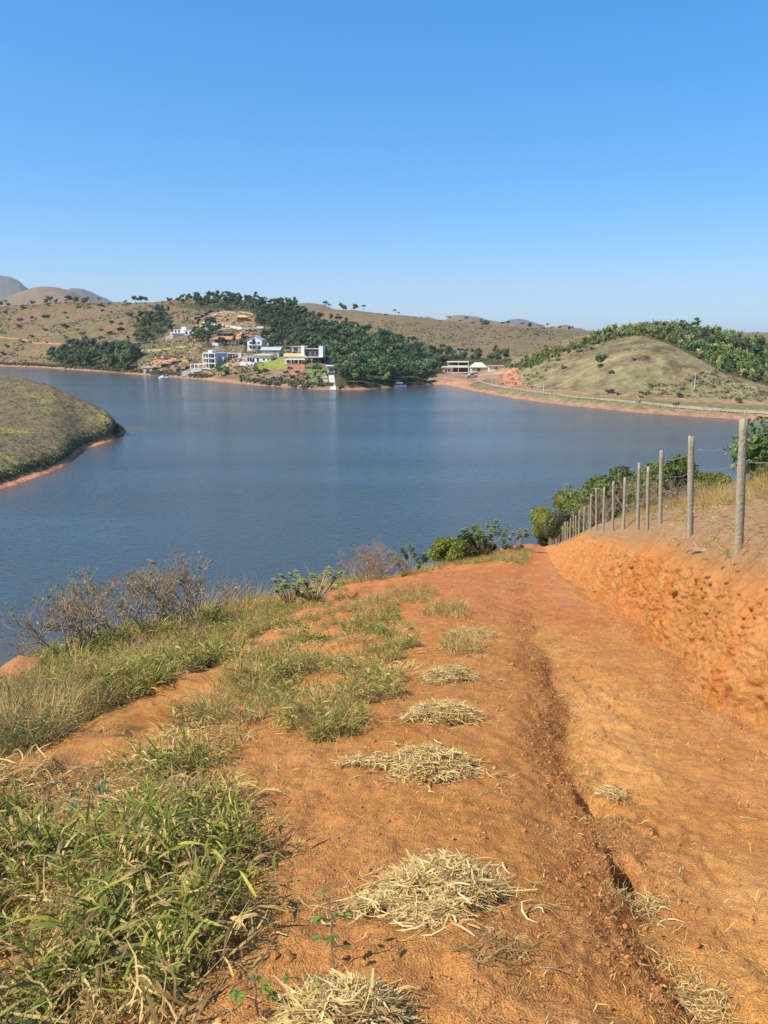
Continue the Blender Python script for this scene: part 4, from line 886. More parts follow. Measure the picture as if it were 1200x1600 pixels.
# boat house and small jetty at the left shore
H = House('boat_house', 'square grey stone boat house on the left shore below the cleared plot', 'boat house', 231, 583, -15)
H.box('wall', -3.2, 3.2, 0, 5, -3, 3.2, 'concrete'); H.box('roof', -3.8, 3.8, -.5, 5.5, 3.2, 3.6, 'concrete'); H.box('door', -1.2, 1.2, -.06, 0, -.4, 2.2, 'darkwall')
for x in (-3.4, 0, 3.2): H.box('railing_post', x - .1, x + .1, -.3, -.1, 3.6, 4.7, 'white')
# retaining walls
def wall_run(name, label, pts, h, m, th=.5):
    P = [hit(*p) for p in pts]; root = empty(name, P[0], 0, label, 'wall')
    for a, b in zip(P[:-1], P[1:]):
        d = (b - a); L0 = math.hypot(d.x, d.y); k = max(1, int(L0 / 5))
        for i in range(k):
            s0 = a.lerp(b, i / k); s1 = a.lerp(b, (i + 1) / k); dd = s1 - s0; ang = math.atan2(dd.y, dd.x); l = math.hypot(dd.x, dd.y)
            o = MB().box(0, l, -th/2, th/2, -1.5, h).build('wall_section', M[m], root); o.location = s0 - P[0]; o.rotation_euler = (0, 0, ang)
wall_run('retaining_wall', 'upper dark stone retaining wall beside the bright lawn plot', [(234,581),(252,576),(268,571),(284,566)], 2.6, 'darkwall')
wall_run('retaining_wall', 'lower dark stone retaining wall left of the grey concrete house', [(256,587),(275,582),(290,578),(303,571)], 2.2, 'darkwall')
wall_run('retaining_wall', 'pale shoreline wall by the boat ramp on the left shore', [(236,587),(250,589),(262,588)], 1.2, 'darkwall')
wall_run('boundary_wall', 'long dark wall beside the winding hill driveway', [(304,500),(314,497),(326,490),(336,486)], 2.4, 'darkwall')
wall_run('boundary_wall', 'low pale wall along the foot of the palm terrace', [(318,506),(340,510),(360,513),(378,515)], 1.4, 'cream')
strip('lawn', [(240,580),(255,573),(270,567),(283,562)], 6, M['lawn'], .22)
strip('lawn', [(492,576),(496,582),(498,588)], 9, M['lawn'], .22)
strip('boat_ramp', [(262,583),(256,588),(253,591)], 4, M['white'], .3)
# cove: slab-roofed house under construction, tent shed, parked truck, boat
H = House('slab_house', 'two-storey open house with flat cream slab roofs at the head of the cove', 'house', 713, 583, -6)
for z, x0, x1 in ((0, -8.5, 8.5), (3.3, -9, 8), (6.4, -6, 7.5)): H.box('floor_slab', x0, x1, -1.5, 7, z, z + .55, 'cream')
H.box('wall', -8, -2, 1, 7, .55, 3.3, 'white'); H.box('wall', -2, 7, 3, 7, .55, 3.3, 'timber'); H.box('wall', -4, 6.5, 3, 7, 3.85, 6.4, 'darkwall')
for x in (-5.4, 1, 7): H.box('column', x, x + .35, -1.3, -.95, -2, 6.4, 'cream')
H.win(-5, 1.1, 2.4, 1.4, 1, None); H.box('railing', -5, 7, -1.45, -1.35, 3.85, 4.7, 'white')
H = House('tent_shed', 'cream peaked tent shed between the slab house and the road', 'shed', 748, 581, 0)
H.box('wall', -4.5, 4.5, 0, 6, -1, 2.6, 'cream'); H.hip('roof', -4.5, 4.5, 0, 6, 2.6, 3.0, 'cream', .7); H.box('door', -1, 1, -.06, 0, 0, 2.1, 'timber')
H = House('site_hut', 'small yellow-tan hut beside the road right of the tent shed', 'hut', 775, 579, 0)
H.box('wall', -4, 4, 0, 4, -1, 2.4, 'cream'); H.box('roof', -4.6, 4.6, -.6, 4.6, 2.4, 2.8, 'tile_tan'); H.win(0, .8, 1.4, 1, 0, None)
def truck(px, py, yaw, label, col='steel'):
    h = hit(px, py); r = empty('pickup_truck', h + Vector((0, 0, .35)), R(yaw), label, 'truck'); r.scale = (1.25,)*3
    b = MB(); prof = [(-2.6,.35),(-2.6,1.05),(-.5,1.1),(-.3,1.75),(1.0,1.75),(1.5,1.1),(2.5,.95),(2.6,.35)]
    n = len(prof); V = [(x, -.9, z) for x, z in prof] + [(x, .9, z) for x, z in prof]
    b.add(V, [(i, (i+1) % n, (i+1) % n + n, i + n) for i in range(n)]); b.add([(x, -.9, z) for x, z in prof], [(0,7,6,1),(1,6,5,2),(2,5,4,3)]); b.add([(x, .9, z) for x, z in prof], [(1,6,7,0),(2,5,6,1),(3,4,5,2)])
    b.build('body', M[col], r)
    w = MB().box(-.2, 1.1, -.93, .93, 1.18, 1.62).build('window', M['glass'], r)
    tm = MB().tube([(0,-.12,0),(0,.12,0)], .38, 10).mesh('wheel', M['rubber'])
    for x in (-1.7, 1.7):
        for y in (-.85, .85): o = link('wheel', tm, r); o.location = (x, y, .33)
truck(737, 591, 200, 'small silver pickup truck parked on the road bend at the cove')
def boat(x, y, L, yaw, label, roof=True):
    r = empty('motor_boat', (x, y, 0), R(yaw), label, 'boat'); b = MB(); st = np.linspace(0, 1, 7); V = []
    for t in st:
        w = .22 * L * (1 - t ** 2.6) + .02; xx = (t - .5) * L; V += [(xx, -w, .55 + .3 * t), (xx, -w * .6, -.2), (xx, w * .6, -.2), (xx, w, .55 + .3 * t)]
    F = grid_faces(7, 4).tolist() + [(0,1,2,3)]; b.add(V, F); b.build('hull', M['boat'], r)
    MB().box(-.42 * L, .3 * L, -.14 * L, .14 * L, .1, .3).build('deck', M['cream'], r)
    MB().box(-.05 * L, .12 * L, -.1 * L, .1 * L, .3, 1.0).build('console', M['boat'], r)
    if roof:
        MB().box(-.3 * L, .2 * L, -.18 * L, .18 * L, 1.9, 2.05).build('canopy', M['boat'], r)
        pm = MB().box(-.04, .04, -.04, .04, .4, 1.9).mesh('canopy_post', M['steel'])
        for sx in (-.27, .17):
            for sy in (-.16, .16): o = link('canopy_post', pm, r); o.location = (sx * L, sy * L, 0)
u, dy, dz = ray(625, 604); t = -EYE / dz; boat(u * t, dy * t - 3, 6.5, 15, 'small white canopied motor boat moored below the wood')
u, dy, dz = ray(257, 590.5); t = -EYE / dz; boat(u * t, dy * t - 3, 6, 170, 'small white open boat at the ramp of the left shore', False)
# power poles
POLES = [(177,543,9,'power pole beside the pale lane above the grove'),(238,550,8.5,'power pole on the lawn right of the lone dark tree'),(57,536,8,'distant power pole on the bare left hillside'),(217,551,7.5,'thin power pole just left of the lawn tree'),
         (667,586,9,'pale power pole at the edge of the wood by the cove'),(769,601,6,'power pole beside the lakeside road near the red track'),(849,613,5,'power pole on the right shore road, second from the cove'),(1085,607,5.5,'lone pole high on the dry right hill slope'),(513,566,10,'slim power pole beside the boat shed'),(446,552,8,'power pole behind the orange-yellow roof')]
tops = []
for px, py, hh, lb in POLES:
    p = hit(px, py); r = empty('power_pole', p, R(10), lb, 'pole', None)
    MB().tube([(0,0,-1),(0,0,hh)], [.2,.13], 6).build('mast', M['pole'], r); MB().box(-1.1, 1.1, -.08, .08, hh - .9, hh - .7).build('crossarm', M['pole'], r)
    ins = MB().tube([(0,0,0),(0,0,.3)], .08, 5).mesh('insulator', M['concrete'])
    for x in (-.95, 0, .95): o = link('insulator', ins, r); o.location = (x, 0, hh - .7 if x else hh)
    tops.append(p + Vector((0, 0, hh - .4)))
def cable(a, b, sag, lb):
    mb = MB()
    for off in (-.9, .9):
        P = [a.lerp(b, t) + Vector((off, 0, -4 * sag * t * (1 - t))) for t in np.linspace(0, 1, 10)]; mb.tube([tuple(p) for p in P], .035, 3, cap=False)
    tag(mb.build('power_cable', M['concrete']), lb, 'cable')
cable(tops[2], tops[0], 2.0, 'pair of sagging cables from the hillside pole to the lane pole')
cable(tops[0], tops[3], 1.0, 'pair of cables between the lane pole and the thin lawn pole')
cable(tops[3], tops[1], .6, 'short pair of cables to the pole right of the lone dark tree')
# lakeside fence on the right shore: white concrete posts and two rails of wire
root = empty('lakeside_fence', hit(760, 602), 0, 'long fence of white concrete posts along the right shore road', 'fence'); base = Vector(root.location)
pm = MB().box(-.07, .07, -.07, .07, -.5, 1.2).mesh('post', M['pole']); prev = None
xs = np.interp(np.linspace(0, 1, 74), [0, 1], [0, 1]); line = [(752,600.5),(800,610),(850,617),(900,623.5),(1000,633),(1100,642.5),(1200,650.5),(1290,658)]
lp = [at(px, py, 100) for px, py in line]
A = np.array([hit(px, py)[:] for px, py in line if hit(px, py) is not None]); s = np.concatenate([[0], np.cumsum(np.linalg.norm(np.diff(A, axis=0), axis=1))])
rail = MB(); PP = []
for q in np.arange(0, s[-1], 2.6):
    x = np.interp(q, s, A[:, 0]); y = np.interp(q, s, A[:, 1]); z = far_z(x, y)[0]; p = Vector((x, y, z)); PP.append(p)
    o = link('post', pm, root); o.location = p - base
for zz in (.5, 1.1):
    rail = MB(); rail.tube([tuple(p - base + Vector((0, -.12, zz))) for p in PP], .02, 3, cap=False); rail.build('wire', M['white'], root)
# ------------------------------------------------------------------ instanced stuff (grass, crumbs) through geometry nodes
def scatter_object(name, protos_, P, ROT, S, IDX, label=None, cat=None, kind='stuff', keep=None):
    c = bpy.data.collections.new(name + '_kinds')
    for i, me in enumerate(protos_): c.objects.link(bpy.data.objects.new("tuft", me))
    me = bpy.data.meshes.new(name); me.vertices.add(len(P)); me.vertices.foreach_set('co', np.asarray(P, np.float32).ravel())
    for nm, ty, arr_, key in (('rot', 'FLOAT_VECTOR', ROT, 'vector'), ('scl', 'FLOAT_VECTOR', S, 'vector'), ('idx', 'INT', IDX, 'value')):
        a = me.attributes.new(nm, ty, 'POINT'); a.data.foreach_set(key, np.asarray(arr_, np.float32 if ty != 'INT' else np.int32).ravel())
    o = link(name, me); g = bpy.data.node_groups.new(name + '_nodes', 'GeometryNodeTree')
    g.interface.new_socket('Geometry', in_out='INPUT', socket_type='NodeSocketGeometry'); g.interface.new_socket('Geometry', in_out='OUTPUT', socket_type='NodeSocketGeometry')
    N = g.nodes; L = g.links; gi = N.new('NodeGroupInput'); go = N.new('NodeGroupOutput')
    ip = N.new('GeometryNodeInstanceOnPoints'); ci = N.new('GeometryNodeCollectionInfo'); ci.inputs['Collection'].default_value = c
    ci.inputs['Separate Children'].default_value = True; ci.inputs['Reset Children'].default_value = True; ip.inputs['Pick Instance'].default_value = True
    def attr(nm, ty):
        a = N.new('GeometryNodeInputNamedAttribute'); a.data_type = ty; a.inputs['Name'].default_value = nm; return a.outputs['Attribute']
    L.new(gi.outputs[0], ip.inputs['Points']); L.new(ci.outputs[0], ip.inputs['Instance'])
    L.new(attr('idx', 'INT'), ip.inputs['Instance Index']); L.new(attr('rot', 'FLOAT_VECTOR'), ip.inputs['Rotation']); L.new(attr('scl', 'FLOAT_VECTOR'), ip.inputs['Scale'])
    L.new(ip.outputs[0], go.inputs[0]); m = o.modifiers.new('scatter', 'NODES'); m.node_group = g
    return tag(o, label, cat, None, kind)

GREEN = [(.26,.28,.04), (.17,.21,.03), (.37,.36,.06), (.12,.15,.03)]
TAN = [(.58,.40,.14), (.48,.32,.12), (.68,.50,.20), (.34,.22,.08), (.44,.30,.13), (.24,.155,.06)]
def blades(mb, rs, n, rad, hmin, hmax, wid, green, bend=(.4, 1.3), spread=1.0, flat=0.0, seg=4, pal=None):
    """curved folded blades growing from a tuft; green = share of green ones"""
    a = rs.uniform(0, 2 * math.pi, n); r = rad * np.sqrt(rs.rand(n)); bx = r * np.cos(a); by = r * np.sin(a)
    h = rs.uniform(hmin, hmax, n); out = a + rs.normal(0, 1.0, n); ben = rs.uniform(*bend, n) * spread; w = wid * rs.uniform(.55, 1.25, n)
    lean0 = rs.uniform(.0, .55, n) + flat
    t = np.linspace(0, 1, seg + 1)[None, :]
    ang = (lean0[:, None] + ben[:, None] * t * 1.35)                      # angle from the vertical along the blade
    ds = h[:, None] / seg; kink = (rs.rand(n) < .3)[:, None] * (t > rs.uniform(.4, .8, n)[:, None]) * rs.uniform(.4, 1.3, n)[:, None]; ang = ang + kink
    dr = np.sin(ang) * ds; dz = np.cos(ang) * ds
    rr = np.concatenate([np.zeros((n, 1)), np.cumsum(dr[:, 1:], 1)], 1); zz = np.concatenate([np.zeros((n, 1)), np.cumsum(dz[:, 1:], 1)], 1)
    zz = np.maximum(zz, .004) - .02 * (t == 0)
    tw = out[:, None] + rs.normal(0, .5, n)[:, None] * t
    x = bx[:, None] + np.cos(tw) * rr; y = by[:, None] + np.sin(tw) * rr
    prof = np.interp(t[0], [0, .25, .6, 1], [.6, 1, .8, .06]); ww = w[:, None] * prof[None, :] / 2
    roll = rs.normal(0, .7, n)[:, None]; sx = -np.sin(tw) * np.cos(roll); sy = np.cos(tw) * np.cos(roll); sz = np.sin(roll) + 0 * tw
    Lf = np.stack([x - sx * ww, y - sy * ww, zz - sz * ww], -1); Rt = np.stack([x + sx * ww, y + sy * ww, zz + sz * ww], -1)
    V = np.stack([Lf, Rt], 2).reshape(n, -1, 3)                            # n,(seg+1)*2,3
    f = np.array([(2*i, 2*i+1, 2*i+3, 2*i+2) for i in range(seg)]); F = f[None] + (np.arange(n) * (seg + 1) * 2)[:, None, None]
    isg = rs.rand(n) < green; G = np.array(pal or GREEN); T_ = np.array(TAN)
    base = np.where(isg[:, None], G[rs.randint(len(G), size=n)], T_[rs.randint(len(T_), size=n)]) * rs.uniform(.75, 1.25, n)[:, None]
    tip = np.where(isg[:, None], base * .7 + .3 * np.array([.5,.42,.16]), base * 1.08)
    C = base[:, None, :] * (1 - t[..., None] ** 2) + tip[:, None, :] * t[..., None] ** 2
    mb.add(V.reshape(-1, 3), F.reshape(-1, 4), None, np.repeat(C, 2, 1).reshape(-1, 3))
def leafy_shoots(mb, rs, ns, nl, hmin, hmax, Lmin, Lmax, wid, green, rad=.08, lean=.5):
    """leafy creeping-grass shoots: a leaning stem with broad leaves coming off it"""
    O = []; A = []; E = []; G = []
    for i in range(ns):
        a = rs.uniform(0, 6.283); r = rad * math.sqrt(rs.rand()); h = rs.uniform(hmin, hmax); la = rs.uniform(0, 6.283); l = rs.uniform(.05, lean); g = rs.rand() < green
        b = np.array([r * math.cos(a), r * math.sin(a), -.01]); t = b + np.array([math.cos(la) * l, math.sin(la) * l, 1]) * h
        mb.tube([b, (b + t) / 2 + rs.normal(size=3) * .008, t], [.0022, .0018, .001], 3, GREEN[rs.randint(4)] if g else TAN[rs.randint(3)], cap=False)
        a0 = rs.uniform(0, 6.283)
        for j in range(nl):
            f = (j + .8) / nl; O.append(b * (1 - f) + t * f); A.append(a0 + j * 2.75 + rs.normal() * .3); E.append(rs.uniform(.35, 1.0) + .45 * (1 - f)); G.append(g and (rs.rand() < .45 + .6 * f))
    O = np.array(O); A = np.array(A); E = np.array(E); G = np.array(G); n = len(O); seg = 4; t = np.linspace(0, 1, seg + 1)[None]
    Ln = rs.uniform(Lmin, Lmax, n)[:, None]; ben = np.where(G, rs.uniform(.2, 1.1, n), rs.uniform(.8, 2.6, n))[:, None]; ang = E[:, None] + ben * t; ds = Ln / seg
    rr = np.concatenate([np.zeros((n, 1)), np.cumsum((np.sin(ang) * ds)[:, 1:], 1)], 1); zz = O[:, 2:] + np.concatenate([np.zeros((n, 1)), np.cumsum((np.cos(ang) * ds)[:, 1:], 1)], 1); zz = np.maximum(zz, .004)
    tw = A[:, None] + rs.normal(0, .35, n)[:, None] * t; x = O[:, :1] + np.cos(tw) * rr; y = O[:, 1:2] + np.sin(tw) * rr
    w = wid * rs.uniform(.6, 1.25, n)[:, None] * np.interp(t[0], [0, .2, .55, 1], [.45, 1, .85, .05])[None] / 2; roll = rs.normal(0, .5, n)[:, None] + np.where(G, 0, 1.5)[:, None] * t
    sx = -np.sin(tw) * np.cos(roll); sy = np.cos(tw) * np.cos(roll); sz = np.sin(roll)
    Lf = np.stack([x - sx * w, y - sy * w, zz - sz * w], -1); Rt = np.stack([x + sx * w, y + sy * w, zz + sz * w], -1); V = np.stack([Lf, Rt], 2).reshape(-1, 3)
    f4 = np.array([(2*i, 2*i+1, 2*i+3, 2*i+2) for i in range(seg)]); F = f4[None] + (np.arange(n) * (seg + 1) * 2)[:, None, None]
    Ga = np.array(GREEN); Ta = np.array(TAN); base = np.where(G[:, None], Ga[rs.randint(len(Ga), size=n)], Ta[rs.randint(len(Ta), size=n)]) * rs.uniform(.75, 1.25, n)[:, None]
    C = base[:, None, :] * (1 - t[..., None] ** 3 * .5) + np.array([.6,.48,.2]) * .5 * t[..., None] ** 3
    mb.add(V, F.reshape(-1, 4), None, np.repeat(C, 2, 1).reshape(-1, 3))
def tuft_mesh(kind, seed):
    rs = np.random.RandomState(seed * 7 + 3); mb = MB()
    if kind == 'big': leafy_shoots(mb, rs, 11, 6, .07, .24, .07, .17, .0112, .64, .10); blades(mb, rs, 26, .13, .06, .18, .009, .06, (.6, 2.2)); blades(mb, rs, 24, .14, .03, .11, .011, .02, (.9, 2.6), flat=.6); blades(mb, rs, 6, .08, .2, .34, .005, .4, (.2, 1.0))
    if kind == 'dry': leafy_shoots(mb, rs, 9, 5, .05, .20, .06, .15, .011, .42, .11, .9); blades(mb, rs, 34, .14, .04, .14, .010, .02, (.9, 2.6), flat=.5); blades(mb, rs, 26, .12, .10, .22, .004, .05, (.4, 1.6))
    if kind == 'green': leafy_shoots(mb, rs, 12, 6, .06, .20, .06, .15, .0125, .85, .10); blades(mb, rs, 22, .08, .08, .22, .009, .9, (.25, 1.2)); blades(mb, rs, 24, .12, .05, .14, .009, .05, (.9, 2.4))
    if kind == 'litter': blades(mb, rs, 44, .16, .08, .22, .008, .05, (.2, .7), flat=1.15, seg=3)
    if kind == 'fine': blades(mb, rs, 70, .12, .16, .42, .0045, .12, (.1, .9), seg=3)
    if kind == 'stalk': blades(mb, rs, 40, .16, .35, .75, .006, .02, (.05, .5), seg=3, ); blades(mb, rs, 40, .16, .15, .4, .01, .05, (.5, 1.6), seg=3)
    if kind == 'herb':
        P = rs.normal(size=(300, 3)) * [.09, .09, .05] + [0, 0, .07]; P[:, 2] = np.abs(P[:, 2]); leaf_quads(mb, P, .0105, np.array([(.24,.235,.095)] * 300) * rs.uniform(.6, 1.4, 300)[:, None], rs)
        blades(mb, rs, 26, .09, .08, .2, .003, .3, (.1, .8), seg=2)
    return mb.mesh('tuft', M['grass'])
TK = [('big', 5), ('dry', 4), ('green', 3), ('litter', 3), ('fine', 3), ('stalk', 3), ('herb', 3)]
TUFTS = []; TIDX = {}
for k, n in TK:
    TIDX[k] = (len(TUFTS), n)
    for i in range(n): TUFTS.append(tuft_mesh(k, i + 11 * len(TUFTS)))
GP = {'P': [], 'R': [], 'S': [], 'I': []}
def put(x, y, kind, s, dz=0, store=GP, slope=True):
    a, n = TIDX[kind]; z = float(near_h(x, y)); 
    store['P'].append((x, y, z + dz)); store['R'].append((rnd.uniform(-.15, .15) - .12 * slope, rnd.uniform(-.15, .15), rnd.uniform(0, 6.283)))
    store['S'].append((s, s, s * rnd.uniform(.8, 1.15))); store['I'].append(a + rnd.randrange(n))
Z1 = [(-260,1195),(0,1195),(60,1192),(190,1200),(330,1190),(352,1230),(368,1290),(392,1335),(385,1400),(355,1480),(300,1560),(230,1700),(-260,1900)]
Z2 = [(225,1172),(222,1130),(280,1080),(350,1058),(390,1010),(430,955),(470,905),(560,900),(565,955),(620,955),(650,1000),(632,1050),(618,1092),(560,1100),(500,1092),(440,1105),(425,1145),(372,1170),(330,1190),(225,1192)]
Z5 = [(-260,1185),(-260,1065),(0,1062),(60,1040),(150,1015),(260,975),(380,940),(430,925),(450,955),(400,1000),(350,1035),(300,1050),(230,1088),(160,1112),(80,1160),(20,1183)]
Z6 = [(560,900),(610,893),(640,893),(650,865),(700,845),(835,836),(838,858),(815,886),(800,878),(700,884),(650,900)]
ell = lambda cx, cy, rx, ry: [(cx + rx * math.cos(a), cy + ry * math.sin(a)) for a in np.linspace(0, 6.283, 14)[:-1]]
Z3 = ell(508, 1132, 66, 28); Z4 = [ell(508, 915, 50, 20), ell(640, 928, 40, 15), ell(590, 945, 28, 10), ell(700, 958, 40, 10), ell(720, 1015, 30, 12)]
hole = [[(20,1215),(60,1180),(100,1160),(170,1118),(300,1072),(355,1048),(345,1080),(300,1120),(240,1150),(225,1185),(120,1215)], ell(12, 1066, 42, 26)]
def fill(n, xr, yr, test):
    """world-space scatter: x measured from the track's left edge"""
    k = 0
    while k < n:
        lo, hi = yr; y = math.exp(rnd.uniform(math.log(lo), math.log(hi))); x = rnd.uniform(xr[0], xr[1]) * max(1, .62 * y) if xr[2] else rnd.uniform(xr[0], xr[1])
        k += 1; test(x, y)
def left_test(x, y):
    z = float(near_h(x, y, False)); px, py, dep = proj(x, y, z); px = float(px); py = float(py)
    if dep < .5: return
    xc, xl, xg, xf, xt = [float(v) for v in keys(y)]
    if x < xc - 1.2 - .05 * y: return
    if px < -250:
        if rnd.random() < .8: put(x, y, rnd.choice(['big','dry','green']), rnd.uniform(.8, 1.3))
        return
    I = lambda p: bool(inpoly([px], [py], p)[0])
    if 14 < y < 30 and xc - .6 < x < xc + 1.0 and rnd.random() < .75: put(x, y, rnd.choice(['stalk','dry','big','fine','dry']), rnd.uniform(1.0, 1.75)); return
    if any(I(h_) for h_ in hole):
        if rnd.random() < .05: put(x, y, 'litter', rnd.uniform(.5, .9))
        return
    n = float(fbm(x / .9, y / .9, 3, 2)); n2 = float(fbm(x / 2.5 + 4, y / 2.5, 2, 1))
    if not I(Z1) and bool(inpoly([px - 26], [py], Z1)[0]) and py > 1190:
        if n > -.1: put(x, y, 'litter' if rnd.random() < .75 else 'dry', rnd.uniform(.4, .85))
        return
    if I(Z1):
        edge = float(n) < -.2
        if edge: put(x, y, 'litter', rnd.uniform(.8, 1.2)); return
        m = float(fbm(x / .42 + 7, y / .42, 2, 3)); k = 'green' if n2 > .02 and rnd.random() < .6 else ('big' if n2 > -.2 or rnd.random() < .4 else 'dry')
        if m < -.12 or rnd.random() < .18: put(x, y, 'litter', rnd.uniform(.7, 1.2)); return
        put(x, y, k, rnd.uniform(.72, 1.12) * (.9 + .9 * m))
    elif I(Z2):
        m = float(fbm(x / .5 + 3, y / .5, 3, 0))
        if m < -.05: 
            if rnd.random() < .45: put(x, y, 'litter', rnd.uniform(.6, 1.1))
            return
        put(x, y, 'green' if n2 > .17 else ('dry' if n2 < .02 else rnd.choice(['big', 'fine', 'dry'])), rnd.uniform(.55, .9) * (.7 + 1.7 * m))
    elif I(Z5):
        if px < 170 and py > 1085: put(x, y, 'herb' if rnd.random() < .7 else 'fine', rnd.uniform(.9, 1.5)); return
        m = float(fbm(x / .6 + 1, y / .6, 3, 2)) 
        if m < -.12:
            if rnd.random() < .5: put(x, y, 'litter', rnd.uniform(.8, 1.2))
            return
        put(x, y, rnd.choice(['big','green','dry','dry','fine']), rnd.uniform(.7, 1.15) * (1 + m) * (1.35 if x < xc + .9 else 1))
    elif I(Z6): 
        put(x, y, rnd.choice(['green','fine','dry','herb']), rnd.uniform(.8, 1.5))
    elif I(Z3): put(x, y, rnd.choice(['big','dry','fine']), rnd.uniform(.5, .8))
    elif any(I(q) for q in Z4): put(x, y, rnd.choice(['dry','litter','fine']), rnd.uniform(.5, 1.0))
    elif x < xl + .1 and (py < 1060 or px < 0) and x < xc: put(x, y, 'dry', rnd.uniform(.8, 1.3))
# sample densely near, sparser with distance
rows_ = []
d_ = 1.0
while d_ < 62:
    st = .095 if d_ < 5.5 else (.125 if d_ < 10 else (.18 if d_ < 18 else .42)); xc, xl, xg, xf, xt = [float(v) for v in keys(d_)]
    lo = max(xc - 1.5 - .05 * d_, -.62 * d_ - 1.6); hi = max(xl + 1.3, -.2) if d_ < 28 else xg - .3
    x = lo
    while x < hi:
        left_test(x + rnd.uniform(-.5, .5) * st, d_ + rnd.uniform(-.5, .5) * st); x += st * rnd.uniform(.8, 1.3)
    d_ += st * .95
# right of the fence: dry tall grass on the crest, stubble below it
d_ = 4.0
while d_ < 75:
    st = .24 if d_ < 16 else (.34 if d_ < 30 else .7); xt = float(keys(d_)[4]); w = .2
    while w < 10:
        x = xt + w + rnd.uniform(-.5, .5) * st; y = d_ + rnd.uniform(-.5, .5) * st; n = float(fbm(x / 1.6, y / 1.6, 3, 1))
        if w > 1.5 + 1.2 * n: put(x, y, rnd.choice(['stalk','fine','dry','stalk','fine']), rnd.uniform(.7, 1.15) * (1.2 if w > 2.8 else .65))
        elif rnd.random() < .22 + .25 * (n > 0): put(x, y, 'litter', rnd.uniform(.5, .9))
        w += st * rnd.uniform(.8, 1.3)
    d_ += st * .95
print('TUFTS', len(GP['P']))
# dry scraps of straw over the bare earth, crumbs of soil
scr = []
rs = np.random.RandomState(3)
for i in range(5):
    mb = MB(); blades(mb, rs, 5, .06, .02, .07, .0028, 0, (.05, .4), flat=1.35, seg=2); scr.append(mb.mesh('scrap', M['straw']))
n = 5200; y = np.exp(rs.uniform(math.log(1.6), math.log(30), n)); xc, xl, xg, xf, xt = keys(y)
w_ = rs.rand(n); gull = rs.rand(n) < .28
x = np.where(gull, xg + .05 + rs.normal(size=n) * .10, xl + (xf - xl) * w_)
dens = fbm(x / .5, y / .5, 3, 2); kp = gull | (dens > .02) | (rs.rand(n) < .3); x, y = x[kp], y[kp]; n = len(x)
tag(scatter_object('straw_litter', scr, np.stack([x, y, near_h(x, y) + .002], -1), np.stack([rs.normal(size=n) * .08 - .25, rs.normal(size=n) * .1, rs.rand(n) * 6.28], -1), np.repeat(rs.uniform(.6, 1.5, n)[:, None], 3, 1), rs.randint(0, 5, n), 'pale scraps of dry straw littering the track and gully', 'litter'))
crm = []
for i in range(4):
    mb = MB(); ico_lobe(mb, (0, 0, 0), 1, (.50 - .05 * i, .22 - .02 * i, .07), seed=i + 3, sub=1, squash=.7); crm.append(mesh_np('crumb', mb.v[0], None, mb.f3[0], [M['crumb']], None, False, mb.c[0]))
n = 20000; y = np.exp(rs.uniform(math.log(1.5), math.log(26), n)); xc, xl, xg, xf, xt = keys(y)
g = rs.rand(n); x = np.where(g < .2, xg - .16 + rs.normal(size=n) * .13, np.where(g < .46, xf - np.abs(rs.normal(size=n)) * .22, np.where(g < .56, xt + rs.rand(n) * 2.5, xl - 1 + (xf - xl + 1) * rs.rand(n))))
s = np.minimum(.0026 * np.exp(np.abs(rs.normal(size=n)) * .55) * (1 + .06 * y), .016)
scatter_object('soil_crumbs', crm, np.stack([x, y, near_h(x, y) + s * .2], -1), rs.rand(n, 3) * 6.28, s[:, None] * rs.uniform(.7, 1.2, (n, 3)), rs.randint(0, 4, n), 'loose orange crumbs of soil lying on the track', 'gravel')

